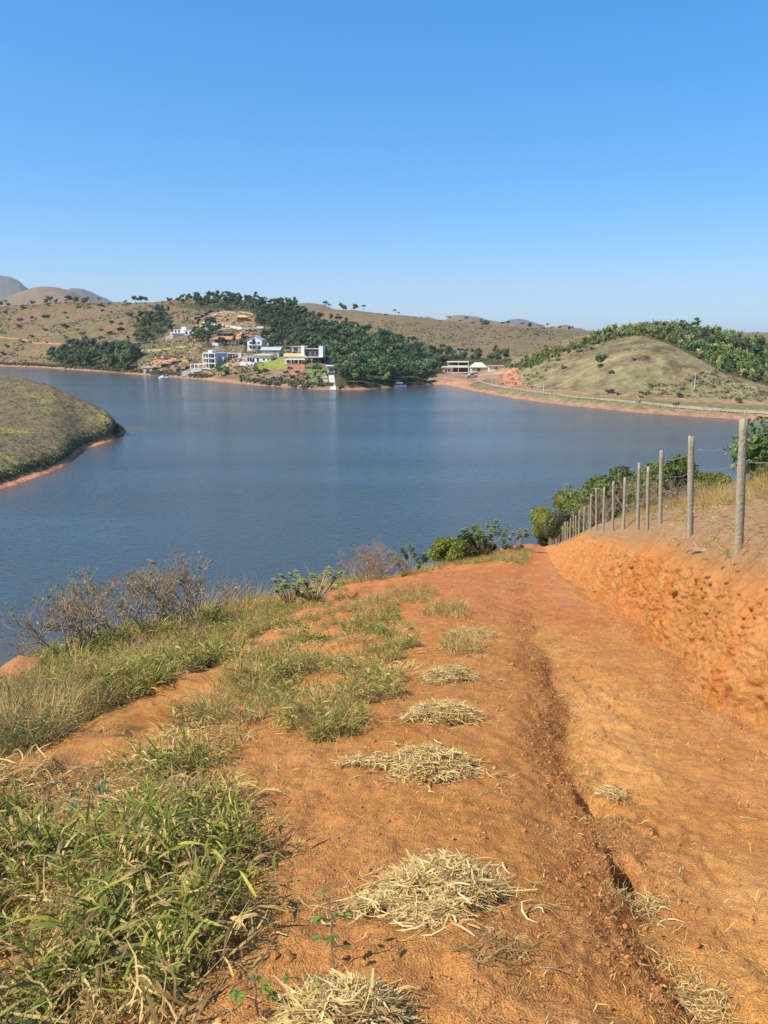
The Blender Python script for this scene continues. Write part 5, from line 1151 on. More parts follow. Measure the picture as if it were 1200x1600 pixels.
# ------------------------------------------------------------------ heaps of dry straw on the track
def heap(px, py, w, l, h, n, label, tail=None, green=0.0, fine=False, name='straw_heap', tone=1.0):
    p = near_hit(px, py); rs = np.random.RandomState(int(px * 3 + py)); mb = MB()
    a = rs.uniform(0, 6.283, n); r = np.sqrt(rs.rand(n)) * (1 + .12 * np.sin(3 * a + px)); ex = w / 2 * r * np.cos(a); ey = l / 2 * r * np.sin(a)
    if tail is not None:
        k = rs.rand(n) < .22; f = rs.rand(n) ** .8; ex = np.where(k, f * tail[0] + rs.normal(size=n) * .03, ex); ey = np.where(k, f * tail[1] + rs.normal(size=n) * .03, ey); r = np.where(k, .9, r)
    gz = near_h(p.x + ex, p.y + ey); top = h * np.maximum(1 - r ** 2, 0) ** .7
    top = top * (1 + .5 * vnoise(ex * 9, ey * 9, 1)); lay_ = rs.rand(n) ** .5; far_ = rs.rand(n) < .10; k_ = np.where(far_, rs.uniform(1.0, 1.9, n), 1); ex = ex * k_; ey = ey * k_; gz = near_h(p.x + ex, p.y + ey); top = np.where(far_, .004, top)
    bz = gz + top * lay_ - p.z + .004
    L_ = rs.uniform(.035, .14, n) * (1.0 if not fine else .9); seg = 3
    dirx = rs.normal(size=n) + ex * .5; diry = rs.normal(size=n) * .75 + ey * .5; dn = np.hypot(dirx, diry) + 1e-6; dirx /= dn; diry /= dn
    t = np.linspace(-.5, .5, seg + 1)[None]; curl = rs.normal(size=n)[:, None] * 1.1
    ox = dirx[:, None] * t * L_[:, None] - diry[:, None] * curl * (t ** 2) * L_[:, None]; oy = diry[:, None] * t * L_[:, None] + dirx[:, None] * curl * (t ** 2) * L_[:, None]
    tilt = rs.normal(0, .2, n)[:, None] - .05; arch = np.abs(rs.normal(0, .3, n))[:, None]
    zz = bz[:, None] + t * L_[:, None] * tilt - arch * t ** 2 * L_[:, None] + .01
    X = ex[:, None] + ox; Y = ey[:, None] + oy; G = near_h(p.x + X, p.y + Y) - p.z + .003; zz = np.maximum(zz, G)
    wid = (rs.uniform(.002, .008, n) if not fine else rs.uniform(.002, .005, n))[:, None] * np.interp(t[0], [-.5, -.2, .2, .5], [.7, 1, .85, .15])[None] / 2
    roll = rs.normal(0, .6, n)[:, None]; sx = -diry[:, None] * np.cos(roll); sy = dirx[:, None] * np.cos(roll); sz = np.sin(roll)
    V = np.stack([np.stack([X - sx * wid, Y - sy * wid, zz - sz * wid], -1), np.stack([X + sx * wid, Y + sy * wid, zz + sz * wid], -1)], 2).reshape(-1, 3)
    f = np.array([(2*i, 2*i+1, 2*i+3, 2*i+2) for i in range(seg)]); F = f[None] + (np.arange(n) * (seg + 1) * 2)[:, None, None]
    T_ = np.array([(.62,.43,.16), (.50,.33,.12), (.74,.55,.25), (.36,.23,.09), (.62,.46,.21)]); c = T_[rs.randint(5, size=n)] * rs.uniform(.65, 1.2, n)[:, None] * tone * 1.1
    isg = rs.rand(n) < green; c[isg] = np.array(GREEN)[rs.randint(4, size=isg.sum())]
    mb.add(V, F.reshape(-1, 4), None, np.repeat(c, (seg + 1) * 2, 0))
    return tag(mb.build(name, M['straw'], None, False, p), label, 'straw heap', 'straw heaps along the track')
heap(686, 1392, .45, .52, .095, 4000, 'biggest heap of bleached straw, in the middle of the near track', tail=(-.30, -.12))
heap(525, 1606, .34, .30, .10, 1700, 'bright cut straw clump at the very bottom of the photo beside the seedlings')
heap(675, 1200, .50, .46, .08, 2800, 'wide straw heap with a long thin tail pointing left', tail=(-.52, .04))
heap(694, 1118, .50, .5, .08, 2000, 'round straw heap just beyond the heap with the long tail', tail=(-.25, -.15))
heap(700, 1058, .50, .75, .08, 2000, 'greyish straw heap halfway along the left half of the track', tone=.85)
heap(742, 992, .75, 1.1, .09, 1200, 'loose pale straw heap near the small cut step in the red earth', fine=False, tone=.82)
heap(805, 912, 1.0, 2.2, .10, 1200, 'low dry grey straw patch at the far narrowing of the track', fine=True, tone=.7)
heap(957, 1243, .14, .22, .03, 220, 'little wad of straw lodged in the gully above the hole', fine=True)
heap(1003, 1425, .20, .30, .02, 160, 'scatter of broken straw washed down the gully below the hole', fine=True)
heap(1095, 1570, .16, .26, .03, 160, 'small straw wad in the gully at the bottom right corner', fine=True)
heap(775, 1492, .22, .22, .015, 70, 'flattened grey straw wisps right below the biggest heap', fine=True, tone=.5)

# ------------------------------------------------------------------ barbed-wire fence on top of the bank
FX = [1160,1082,1034.5,999,975.5,958,943.5,932.5,923.5,912,905.5,900.5,896,891,887,884.5,881.5,878.5,876,873.5,870.5,868.5,865.5,863,860.5,858.5]
FB = [860,845,832,830,831,831,831,825,831,838,842,840,842,845,846,847,849,849,849,850,848,846,840,840,839,840]
FT = [655,683,705,724,747,752,761,763,772,792,797,806,803,809,815,815,816,822,822,822,822,824,822,822,824,826]
posts = []
for i, px in enumerate(FX): posts.append((px, FB[i], FT[i], 8.55 + 2.9 * i, .045 if i < 2 else .038))
posts += [(1013, 831, 730, 15.6, .034), (920, 834, 790, 36.0, .03)]
froot = empty('wire_fence', (4, 8.3, 0), 0, 'barbed wire fence of grey wooden posts along the top of the cut bank', 'fence'); fr = Vector(froot.location); wires = []
def post_mesh(h, r, seed, lean):
    rs = np.random.RandomState(seed); n, m = 14, 16; V = []
    th = np.arange(n) * 2 * math.pi / n; ph = rs.rand() * 6; split = rs.rand() * 6.28
    for j in range(m):
        t = j / (m - 1); z = -.55 + t * (h + .55); rr = r * (1.06 - .14 * t + .035 * math.sin(7 * t + ph)) * (1 + .05 * np.sin(3 * th + ph) + .045 * rs.normal(size=n))
        if seed % 3 == 1: rr = rr * (1 - .5 * np.exp(-((th - split + math.pi) % (2 * math.pi) - math.pi) ** 2 / .05) * max(0, (t - .8) / .2))
        cx = .012 * math.sin(2.2 * t + ph) + lean[0] * t * h; cy = lean[1] * t * h; zz = z + (rs.normal(size=n) * .012 if j == m - 1 else 0)
        V.append(np.stack([cx + rr * np.cos(th), cy + rr * np.sin(th), z + 0 * th + zz - z], -1))
    V = np.vstack(V); i = np.arange(m - 1)[:, None] * n; j = np.arange(n)[None]; k = (j + 1) % n
    F = np.stack([i + j, i + k, i + n + k, i + n + j], -1).reshape(-1, 4); c = V[-n:].mean(0) + [0, 0, .012]; V = np.vstack([V, c])
    F3 = np.stack([(m-1)*n + np.arange(n), (m-1)*n + (np.arange(n) + 1) % n, np.full(n, len(V) - 1)], -1)
    return mesh_np('post', V, F, F3, [M['post']], None, True)
def lean_for(pxt, xx, yy, zz, h):
    # a real sideways lean of the post, a few centimetres over its height
    lo, hi = -.15, .15
    for _ in range(20):
        m_ = (lo + hi) / 2
        if proj(xx + m_ * h, yy, zz + h)[0] > pxt: hi = m_
        else: lo = m_
    return ((lo + hi) / 2, rnd.uniform(-.012, .012))
fence_pts = []
for i, (px, pb, pt, D, r) in enumerate(posts):
    # ground point under the fence line at this depth
    yy = D * .965; 
    for _ in range(6):
        xx = (px - 600) / FP * D; zz = float(near_h(xx, yy)); dep = yy * CT - (zz - EYE) * ST; yy += (D - dep) / (CT + .26 * ST)
    xx = (px - 600) / FP * D
    # height from the photograph's top
    v = (800 - pt) / FP; tt = yy / (CT + v * ST); ztop = EYE + tt * (-ST + v * CT); h = min(max(ztop - zz, 1.1), 2.0)
    o = link('post', post_mesh(h, r * 1.0, i, lean_for(px + (4 if i == 0 else rnd.uniform(-1, 1)), xx, yy, zz, h)), froot); o.location = Vector((xx, yy, zz)) - fr
    if i == 1: o['label'] = 'post with a split top'
    if i < len(FX): fence_pts.append((Vector((xx, yy, zz)), h, r))
    if i < 4: print('POST', i, round(xx, 2), round(yy, 2), round(zz - EYE, 2), round(h, 2), proj(xx, yy, zz)[:2])
# one more post out of the frame on the near side carries the wires on
a0, a1 = fence_pts[0], fence_pts[1]; e = a0[0] + (a0[0] - a1[0]); e.z = float(near_h(e.x, e.y)); o = link('post', post_mesh(1.55, .06, 50, (0, 0)), froot); o.location = e - fr
line = [(e, 1.55, .06)] + fence_pts
def wire(fr_h):
    mb = MB(); P = []
    for (p, h, r), (q, h2, r2) in zip(line[:-1], line[1:]):
        A = p + Vector((-r * .9, -r * .6, h * fr_h)); B = q + Vector((-r2 * .9, -r2 * .6, h2 * fr_h)); L0 = (B - A).length
        for t in np.linspace(0, 1, 9)[:-1]:
            c = A.lerp(B, t); c.z -= .05 * 4 * t * (1 - t) * (1 + .5 * math.sin(p.y * 3 + fr_h * 9)); P.append(c)
    mb.tube([tuple(c - fr) for c in P], .0026, 4, cap=False)
    P = np.array([c[:] for c in P]); s = np.concatenate([[0], np.cumsum(np.linalg.norm(np.diff(P, axis=0), axis=1))])
    for q in np.arange(.1, min(s[-1], 22), .16):
        c = np.array([np.interp(q, s, P[:, k]) for k in range(3)]) - np.array(fr[:]); dv = RS.normal(size=3); dv /= np.linalg.norm(dv); mb.tube([c - dv * .018, c + dv * .018], [.0016, .0008], 3, cap=False)
    return mb.build('wire', M['wire'], froot)
for f_ in (.88, .68, .47, .26): wire(f_)

# ------------------------------------------------------------------ bare shrubs
def branch_shrub(name, base, spread_x, spread_y, height, n0, label, seed, leaves=0, leafcol=(.12,.18,.05), rad=.028, lean=(0, 0), levels=5, cat='shrub', twist=.5, leafsize=.05, group=None, bark='bark'):
    rs = random.Random(seed); mb = MB(); tips = []
    def grow(p, d, L_, r, lev):
        pts = [p]; q = Vector(p); dd = Vector(d); k = 3
        for i in range(k):
            dd = (dd + Vector((rs.gauss(0, .22), rs.gauss(0, .22), rs.gauss(0, .16) + .05))).normalized(); q = q + dd * L_ / k; pts.append(q.copy())
        mb.tube([tuple(c) for c in pts], np.linspace(r, r * .68, k + 1), 6 if lev < 2 else (4 if lev < 4 else 3), cap=lev >= levels - 1)
        if lev >= levels - 1: tips.append((pts[-1], dd)); return
        for c in range(rs.choice((2, 2, 3))):
            a = rs.uniform(0, 6.28); w = rs.uniform(.4, .95) * twist * 1.5
            nd = (dd + Vector((math.cos(a) * spread_x, math.sin(a) * spread_y, rs.uniform(-.25, .5))) * w).normalized()
            grow(pts[-1] if c < 2 else pts[2], nd, L_ * rs.uniform(.62, .86), r * .70, lev + 1)
        if rs.random() < .5: tips.append((pts[2], dd))
    for i in range(n0):
        a = rs.uniform(0, 6.28); d = Vector((math.cos(a) * spread_x * .7 + lean[0], math.sin(a) * spread_y * .6 + lean[1], rs.uniform(.7, 1.1))).normalized()
        grow(Vector((math.cos(a) * .06, math.sin(a) * .06, -.08)), d, height * rs.uniform(.30, .42), rad * rs.uniform(.7, 1.1), 0)
    root = empty(name, base, 0, label, cat, group); mb.build('branches', M[bark], root, True)
    if leaves:
        rr = np.random.RandomState(seed); lm = MB(); P = np.array([tips[rr.randint(len(tips))][0][:] for _ in range(leaves)]) + rr.normal(size=(leaves, 3)) * leafsize * .9
        leaf_quads(lm, P, leafsize, np.array(leafcol)[None] * rr.uniform(.6, 1.4, leaves)[:, None], rr, aspect=1.9); lm.build('leaves', M['leaf'], root)
    return root, tips
def base_at(px, Y, dz=0):
    # ground point straight along the given picture column at distance Y
    u = (px - 600) / FP; y = Y; x = u * Y
    for _ in range(5):
        z = float(near_h(x, y, False)); dep = y * CT - (z - EYE) * ST; x = u * dep
    return Vector((x, y, z + dz))
b = near_hit(140, 1034); print('shrub base', b, proj(*b))
SH = [(base_at(118, 12.0), 1.2, 'bare grey-branched shrub leaning left over the lake, leftmost on the slope', (-.7, .1), 5),
      (base_at(172, 12.6), 1.15, 'bare twiggy shrub second from the left on the slope edge', (-.35, .1), 5),
      (base_at(250, 13.7), 1.22, 'tallest bare shrub in the slope-edge row, with the small bird on top', (0, .1), 5),
      (base_at(312, 14.7), 1.32, 'dense bare shrub at the right end of the slope-edge row', (.1, .1), 6),
      (base_at(210, 13.9), 1.15, 'bare shrub set slightly behind the middle of the slope-edge row', (.0, .1), 4)]
bird_perch = None
for p_, *_r in SH:
    for q_ in range(9): put(p_.x + rnd.gauss(.25, .35), p_.y + rnd.gauss(-.1, .25), rnd.choice(['green', 'big', 'dry']), rnd.uniform(1.3, 2.1))
for i, (p, h, lb, ln, n0) in enumerate(SH):
    r_, tp = branch_shrub('bare_shrub', p, 1.0, .8, h, n0, lb, 40 + i, leaves=170, leafcol=(.22, .26, .06), lean=ln, levels=7, rad=.027, leafsize=.035, group='bare shrubs at the edge of the slope')
    if i == 2: bird_perch = p + max(tp, key=lambda q: q[0].z - abs(q[0].x) * .5)[0]
for i, (px, Y, h, lb) in enumerate([(570, 26, 1.15, 'grey leafless thicket where the slope edge meets the red clearing'), (600, 27.5, 1.35, 'taller grey leafless thicket just right of the first one by the red clearing')]):
    branch_shrub('twiggy_thicket', base_at(px, Y), 1, 1, h, 9, lb, 70 + i, leaves=60, leafcol=(.16, .14, .06), levels=7, rad=.022, leafsize=.04)
branch_shrub('dry_weed', base_at(25, 10.6), .8, .8, .75, 3, 'spindly dry weed at the far left edge beside the orange mound', 90, leaves=20, levels=4, rad=.008, leafsize=.02)
scatter_object('grass', TUFTS, GP['P'], GP['R'], GP['S'], GP['I'], 'tussocky green and straw-coloured grass covering the near slope', 'grass')
# pale-leaved rosette shrubs
def rosette_shrub(base, h, n, label, seed, col=(.31,.32,.11), size=.085, spread=.6, name='pale_leaved_shrub', group=None):
    rs = np.random.RandomState(seed); root = empty(name, base, 0, label, 'shrub', group); br = MB(); lf = MB()
    for i in range(n):
        a = rs.uniform(0, 6.283); o = spread * math.sqrt(rs.rand()); hh = h * rs.uniform(.55, 1.05) * (1 - .25 * o / spread)
        P = np.array([(0, 0, -.1), (math.cos(a) * o * .5, math.sin(a) * o * .5, hh * .45), (math.cos(a) * o, math.sin(a) * o, hh)]); br.tube(P, [.018, .014, .009], 5)
        for j in range(3):
            c = P[2] * (1 - j * .13) + P[1] * j * .13; m = 9; aa = rs.rand() * 6 + np.arange(m) * 6.283 / m; el = rs.uniform(.1, .7, m) - .15 * j
            for q in range(m):
                d = np.array([math.cos(aa[q]) * math.cos(el[q]), math.sin(aa[q]) * math.cos(el[q]), math.sin(el[q])]); sd = np.array([-math.sin(aa[q]), math.cos(aa[q]), 0]); L_ = size * rs.uniform(.8, 1.3); w = L_ * .3
                dz = np.array([0, 0, -.25 * L_]); V = [c, c + d * L_ * .5 + sd * w, c + d * L_ + dz, c + d * L_ * .5 - sd * w]
                lf.add(V, [(0, 1, 2, 3)], None, np.array(col) * rs.uniform(.65, 1.3))
    br.build('branches', M['bark'], root, True); lf.build('leaves', M['leaf'], root); return root
rosette_shrub(base_at(492, 18.6), 1.0, 26, 'pale grey-green rosette-leaved shrub on the slope edge left of the red clearing', 5, spread=.85)
rosette_shrub(base_at(455, 18.0), .9, 12, 'small sparse rosette-leaved shrub at the left of the pale-leaved one', 6, spread=.5)
rosette_shrub(base_at(755, 52), 3.0, 26, 'open leggy shrub with pale leaf rosettes behind the round green bush', 7, size=.24, spread=1.7, col=(.17,.22,.07))
rosette_shrub(base_at(805, 56), 2.2, 16, 'small pale rosette shrub at the end of the verge above the water', 8, size=.22, spread=1.1, col=(.22,.24,.13))
rosette_shrub(base_at(640, 33), 1.6, 18, 'mid green rosette shrub between the grey thickets and the round bush', 9, size=.15, spread=1.0, col=(.14,.18,.05))
rosette_shrub(base_at(935, 45), 3.3, 34, 'tall rosette-leaved shrub with pale tips rising behind the fence posts', 10, size=.19, spread=2.2, col=(.24,.27,.10))
rosette_shrub(base_at(912, 52), 3.4, 26, 'second pale-tipped rosette shrub, left of the tall one behind the fence', 11, size=.19, spread=1.8, col=(.24,.28,.10))
# ------------------------------------------------------------------ round leafy bushes
def leafy_bush(base, W_, D_, H_, n, size, col, label, seed, core=.86, name='green_bush', lobes=16, cat='bush', low=.1):
    rs = np.random.RandomState(seed); root = empty(name, base, 0, label, cat); mb = MB(); L_ = []
    for i in range(lobes):
        a = rs.uniform(0, 6.283); r = math.sqrt(rs.rand()) * .8; z = (low + (1 - low) * rs.rand() * math.sqrt(max(0, 1 - r * r))) * .78
        L_.append((W_ / 2 * r * math.cos(a), D_ / 2 * r * math.sin(a), H_ * z, H_ * rs.uniform(.16, .30)))
    crown(mb, L_, n, size, col, rs, core=core, spread=.12, variation=.22, sub=2)
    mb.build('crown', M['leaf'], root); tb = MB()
    for i in range(4):
        l = L_[i]; tb.tube([(0, 0, -.8), (l[0] * .4, l[1] * .4, l[2] * .4), (l[0], l[1], l[2])], [.09, .07, .03], 6)
    tb.build('trunk', M['bark'], root, True); return root
leafy_bush(base_at(703, 50), 3.2, 3.0, 2.1, 5200, .10, (.18,.21,.035), 'bright green round bush at the left of the verge above the water', 21)
leafy_bush(base_at(735, 53), 2.6, 2.6, 2.2, 3600, .11, (.075,.11,.03), 'darker green bush touching the bright round bush', 22)
leafy_bush(base_at(880, 84), 6.5, 6, 5.8, 8500, .15, (.21,.24,.03), 'big rounded green tree bush beyond the far end of the fence', 23, lobes=22)
leafy_bush(base_at(906, 78), 6, 5, 6.2, 8000, .15, (.20,.23,.035), 'tall yellow-green bush rising behind the far fence posts', 24, lobes=22)
leafy_bush(base_at(868, 80), 4, 4, 2.6, 3500, .15, (.06,.085,.03), 'low dark bush at the foot of the big rounded bush', 25)
leafy_bush(base_at(1050, 40), 6.2, 4, 3.4, 8500, .11, (.14,.18,.03), 'broad dome-shaped dark green bush behind the middle fence posts', 26, lobes=22)
leafy_bush(base_at(985, 46), 5.4, 4, 4.0, 5500, .12, (.10,.14,.03), 'green bush left of the dome-shaped one behind the posts', 27)
leafy_bush(base_at(1182, 24), 2.6, 1.8, 2.4, 1300, .11, (.13,.19,.05), 'glossy-leaved sprawling bush against the water at the right edge', 28, core=.45, name='glossy_bush')
leafy_bush(base_at(900, 58), 5.5, 5, 2.6, 4500, .09, (.13,.135,.055), 'low olive-grey scrub mound just behind the dense far fence posts', 29, core=.8, name='scrub_mound')
leafy_bush(base_at(790, 58), 4.5, 3, .9, 2200, .09, (.11,.125,.05), 'low olive hedge-like scrub at the far end of the grass verge', 30, core=.8, name='scrub_mound')
for i, (px, Y, h, lb) in enumerate([(985, 31, 1.5, 'grey leafless thicket behind the sixth and seventh fence posts'), (1040, 26, 1.0, 'greyish bare thicket under the dome-shaped bush'), (945, 38, 1.7, 'tangled grey thicket behind the narrow middle posts'), (1075, 24, .8, 'low grey thicket right of the bare ones under the dome bush')]):
    branch_shrub('twiggy_thicket', base_at(px, Y), 1, 1, h, 10, lb, 110 + i, leaves=150, leafcol=(.17, .14, .09), levels=6, rad=.016, leafsize=.05)
# ------------------------------------------------------------------ seedlings, flowers, stones and other single small things
def seedling(px, py, h, n, label, seed, col=(.16,.22,.03), col2=(.075,.14,.04), lw=.02, name='seedling', stem=(.12,.09,.06)):
    p = near_hit(px, py); rs = np.random.RandomState(seed); root = empty(name, p, 0, label, 'seedling'); st = MB()
    S_ = np.array([(0, 0, -.02), (-.008, .004, h * .35), (-.004, 0, h * .7), (-.018, .004, h)]); st.tube(S_, [.0035, .003, .0022, .0015], 5, stem); st.build('stem', M['bark'], root)
    for i in range(n):
        t = .3 + .7 * i / n; c = np.array([np.interp(t * h, S_[:, 2], S_[:, k]) for k in range(3)]); a = i * 2.4 + rs.rand(); L0 = lw * rs.uniform(1.2, 2.2)
        d = np.array([math.cos(a), math.sin(a) * .8, rs.uniform(-.1, .5)]); tw = MB(); e = c + d * L0 * 1.1; tw.tube([c, e], [.0015, .001], 3, stem)
        for j in range(3):
            aa = a + (j - 1) * .9; dd = np.array([math.cos(aa), math.sin(aa), rs.uniform(-.5, .25)]); sd = np.cross(dd, [0, 0, 1]); sd /= np.linalg.norm(sd); Ll = lw * rs.uniform(1.0, 1.7); w = Ll * .30
            cc = np.array(col if rs.rand() < .6 + .4 * t * (t > .8) else col2) * rs.uniform(.8, 1.2); up = np.array([0, 0, .12 * Ll])
            V = [e, e + dd * Ll * .35 + sd * w * .9 + up, e + dd * Ll * .7 + sd * w * .7 + up, e + dd * Ll - up, e + dd * Ll * .7 - sd * w * .7 + up, e + dd * Ll * .35 - sd * w * .9 + up, e + dd * Ll * .4, e + dd * Ll * .72]
            tw.add(V, [(0, 1, 6, 5), (1, 2, 7, 6), (6, 7, 4, 5)], [(2, 3, 7), (7, 3, 4)], cc)
        tw.build('leaf', M['leaf'], root)
    return root
seedling(522, 1512, .26, 7, 'young seedling with paired leaves standing left below the biggest straw heap', 1)
seedling(482, 1545, .07, 3, 'tiny bright yellow-green sprout behind the lowest straw clump', 2, lw=.022)
seedling(405, 1598, .13, 6, 'short yellow-green seedling at the bottom edge left of the straw clump', 3, lw=.022)
seedling(440, 1300, .05, 3, 'tiny green sprout on the bare earth right of the grass edge', 4, lw=.014)
seedling(1140, 905, .30, 5, 'small leafy sprout on top of the bank below the nearest fence post', 5, lw=.03)
seedling(150, 1290, .24, 6, 'dark blue-green broad-leaved weed inside the near grass', 6, (.085,.14,.045), (.11,.17,.05), .035, 'broad_leaf_weed')
def flower(px, py, h, label, seed):
    p = near_hit(px, py); rs = np.random.RandomState(seed); root = empty('orange_flower', p, 0, label, 'flower'); MB().tube([(0,0,0),(.01,0,h)], [.004,.003], 4, (.12,.2,.04)).build('stem', M['leaf'], root); pt = MB()
    for i in range(14):
        a = i * 2.4; r = .02 * math.sqrt(i / 14 + .1); d = np.array([math.cos(a), math.sin(a), .6]); d /= np.linalg.norm(d); s_ = np.cross(d, [0, 0, 1]); c = np.array([.01 + math.cos(a) * r * .4, math.sin(a) * r * .4, h]); pt.add([c, c + d * .014 + s_ * .009, c + d * .03, c + d * .014 - s_ * .009], [(0, 1, 2, 3)])
    pt.build('petals', M['orangeflower'], root)
flower(375, 1140, .14, 'orange flower in the green grass left of the track', 1)
flower(514, 972, .22, 'orange-red flower in the dry grass below the pale-leaved shrub', 2)
o = empty('orange_flower', SH[2][0] + Vector((-.75, -.1, 1.15)), 0, 'orange blossom high among the bare shrub twigs', 'flower'); pt = MB()
for i in range(10): a = i * 2.4; c = RS.normal(size=3) * .018; pt.add([c, c + [.035*math.cos(a), .035*math.sin(a), .02], c + [0, 0, .05], c + [-.02*math.cos(a), .02, .03]], [(0,1,2,3)])
pt.build('petals', M['orangeflower'], o)
MB().tube([(0, 0, 0), (.03, 0, -.22)], [.004, .006], 4).build('stem', M['bark'], o)
# clods and stones lying loose
for i, (px, py, s, lb) in enumerate([(607, 1283, .022, 'small dark clod alone on the smooth earth between two straw heaps'), (1190, 1262, .03, 'orange clod near the right edge of the track'), (1165, 1258, .03, 'pale orange clod left of the right-edge clod'), (1088, 1480, .03, 'clod below the washed straw on the right track'), (1070, 1512, .028, 'clod cluster member nearest the gully bottom'),
        (890, 1440, .018, 'small clod left of the gully below the hole'), (450, 1500, .035, 'reddish clod in the shade beside the grass edge'), (430, 1497, .03, 'darker clod left of the reddish one'), (1030, 1107, .045, 'clod on the right-hand track near the middle'), (800, 1040, .05, 'dark clod on the left lip of the upper gully'), (820, 985, .07, 'earth lump beside the gully head')]):
    p = near_hit(px, py); mb = MB(); s *= .62; ico_lobe(mb, (0, 0, 0), s, (.46, .2, .06), seed=i, sub=2, squash=.65); mb.v[0] *= (1 + .5 * vnoise(mb.v[0][:, 0] / s * 1.4 + i, mb.v[0][:, 1] / s * 1.4 + mb.v[0][:, 2] / s, 2))[:, None]; o = mb.build('soil_clod', M['soil'], None, True, p + Vector((0, 0, s * .35))); tag(o, lb, 'clod', 'loose clods on the track')
def twig(px, py, L_, a, label, r=.004, up=.02, m='bark', n=3):
    p = near_hit(px, py); mb = MB(); P = [(math.cos(a) * L_ * t, math.sin(a) * L_ * t, float(near_h(p.x + math.cos(a) * L_ * t, p.y + math.sin(a) * L_ * t)) - p.z + r + up * math.sin(3 * t) * .4) for t in np.linspace(-.5, .5, 6)]
    tc_ = (.55,.42,.22)
    mb.tube(P, np.linspace(r, r * .5, 6), 5, tc_)
    for q in range(n): k = 1 + q; d = RS.normal(size=3) * L_ * .16; d[2] = abs(d[2]); mb.tube([P[k], np.array(P[k]) + d], [r * .6, r * .3], 4)
    return tag(mb.build('fallen_twig', M[m], None, False, p), label, 'twig')
twig(752, 1245, .07, .4, 'short forked dark twig right below the heap with the tail', .006, .05)
twig(855, 1515, .16, -.1, 'thin dark stick on the earth right of the flattened wisps', .003)
twig(1165, 1280, .12, -.8, 'pale straight stick on the right track', .003, m='straw', n=0)
twig(905, 1310, .06, -1.1, 'pale short stick on the crumbly gully side', .004, m='straw', n=0)
twig(1015, 1490, .08, -.8, 'pale stick at the lower gully bend', .004, m='straw', n=0)
twig(560, 1305, .1, .5, 'thin dark stick left of the small dark clod', .002)
twig(1095, 862, .5, 1.9, 'grey dead root stump at the foot of the second fence post', .03, .3)
twig(1072, 822, .35, .6, 'dark broken branch left of the second fence post', .014, .2)
p = near_hit(1074, 815); mb = MB(); 
V = np.array([(math.sin(t * 2.2) * .05, s_ * .045 * math.sin(t * 3.14), t * .22) for t in np.linspace(0, 1, 7) for s_ in (-1, 0, 1)]); V[:, 0] += np.abs(V[:, 1]) * .6
mb.add(V, grid_faces(7, 3)); tag(mb.build('dead_leaf', M['deadleaf'], None, True, p + Vector((0, 0, .02))), 'big curled orange-brown dead leaf left of the second fence post', 'leaf')
for i, (px, py, h, lb) in enumerate([(1105, 858, .55, 'taller pale dry stalk between the two nearest fence posts'), (1112, 850, .4, 'short pale dry stalk beside the taller one')]):
    p = near_hit(px, py); mb = MB(); mb.tube([(0,0,-.02),(.02,.0,h*.4),(-.01,0,h*.8),(.02,0,h)], [.004,.004,.003,.002], 5, (.5,.4,.25)); mb.tube([(0,0,h*.5),(.06,0,h*.75)], [.003,.001], 4, (.5,.4,.25)); tag(mb.build('dry_stalk', M['straw'], None, False, p), lb, 'stalk')
for i, (px, py, s, lb) in enumerate([(140, 1008, .26, 'orange earth termite mound among the bare shrub stems'), (12, 1072, .30, 'orange earth mound at the left edge of the slope')]):
    p = near_hit(px, py); mb = MB(); ico_lobe(mb, (0, 0, 0), s, (.47, .2, .085), seed=i + 5, sub=3, squash=.8 if i == 0 else .5); V = mb.v[0]; V += .16 * s * fbm(V[:, :1] * 9, V[:, 1:2] * 9 + V[:, 2:] * 9, 3, 1); tag(mb.build('earth_mound', M['soil'], None, True, p + Vector((0, .5, s * .1))), lb, 'mound')
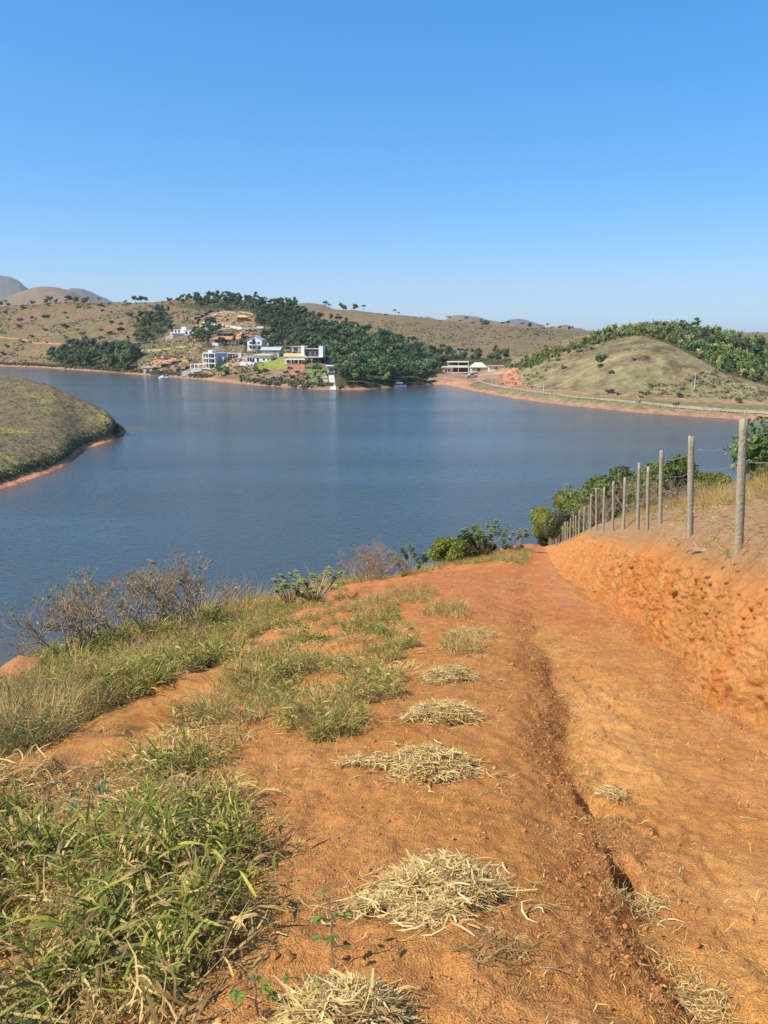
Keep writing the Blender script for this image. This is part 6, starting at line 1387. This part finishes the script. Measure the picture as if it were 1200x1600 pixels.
# ------------------------------------------------------------------ the bird
def bird(p):
    root = empty('perched_bird', p, R(10), 'small brown bird perched on the top twig of the bare shrub', 'bird'); secs = [(-.072,.0,.010,.012),(-.05,.006,.024,.026),(-.02,.01,.033,.036),(.01,.018,.034,.036),(.035,.035,.026,.027),(.05,.05,.020,.020),(.065,.056,.020,.019),(.08,.056,.012,.012)]
    n = 12; V = []; C = []
    for x, z, ry, rz in secs:
        for k in range(n):
            a = k * 2 * math.pi / n; V.append((x * -1, ry * math.cos(a), z + .05 + rz * math.sin(a))); C.append((.30, .20, .12) if math.sin(a) > -.2 else (.48, .36, .26))
    F = [(i * n + k, i * n + (k + 1) % n, (i + 1) * n + (k + 1) % n, (i + 1) * n + k) for i in range(len(secs) - 1) for k in range(n)]
    b = MB(); b.add(V, F, None, np.array(C)); b.add([(-.080, 0, .106)] + V[-n:], None, [(0, 1 + (k + 1) % n, 1 + k) for k in range(n)], (.3, .2, .12)); b.add([(.075, 0, .05)] + V[:n], None, [(0, 1 + k, 1 + (k + 1) % n) for k in range(n)], (.3, .2, .12)); b.build('body', M['feather'], root, True)
    t = MB(); t.add([(.06,-.012,.052),(.06,.012,.052),(.15,.02,.020),(.15,-.02,.020),(.06,-.012,.046),(.06,.012,.046),(.15,.02,.016),(.15,-.02,.016)], [(0,1,2,3),(4,7,6,5),(0,4,5,1),(1,5,6,2),(2,6,7,3),(3,7,4,0)], None, (.20,.13,.08)); t.build('tail', M['feather'], root)
    for s_ in (-1, 1):
        w = MB(); w.add([(-.03, s_*.030, .085),(.0, s_*.039, .085),(.05, s_*.030, .06),(.09, s_*.012, .045),(.03, s_*.036, .045),(-.02, s_*.035, .05)], [(0,1,4,5),(1,2,3,4)], None, (.22,.14,.08)); w.build('wing', M['feather'], root)
        l = MB(); l.tube([(0, s_*.012, .02), (.004, s_*.012, -.005)], [.003, .002], 4, (.2,.15,.1)); l.build('leg', M['bark'], root)
        e = MB(); ico_lobe(e, (-.068, s_*.0175, .112), .0035, (.01,.01,.01), 0, 1, 1); e.build('eye', M['rubber'], root)
    k = MB(); k.add([(-.076,-.005,.105),(-.076,.005,.105),(-.076,0,.112),(-.100,0,.104)], None, [(0,1,2),(0,3,1),(1,3,2),(2,3,0)]); k.build('beak', M['darkwall'], root)
bird(bird_perch - Vector((0, 0, .0)))
print('BIRD', proj(*bird_perch))

# ------------------------------------------------------------------ haze: the air over the lake
hm = bpy.data.materials.new('air_haze'); hm.use_nodes = True; ht = hm.node_tree; ht.nodes.clear()
hv = ht.nodes.new('ShaderNodeVolumePrincipled'); hv.inputs['Color'].default_value = (0.85, 0.92, 1.0, 1); hv.inputs['Density'].default_value = 0.00006; hv.inputs['Anisotropy'].default_value = 0.0
ho = ht.nodes.new('ShaderNodeOutputMaterial'); ht.links.new(hv.outputs[0], ho.inputs['Volume'])
hb = MB().box(-9600, 9600, -320, 9800, -7.2, 640).build('haze', hm); tag(hb, 'thin blue haze over the lake and hills', 'haze', None, 'stuff')
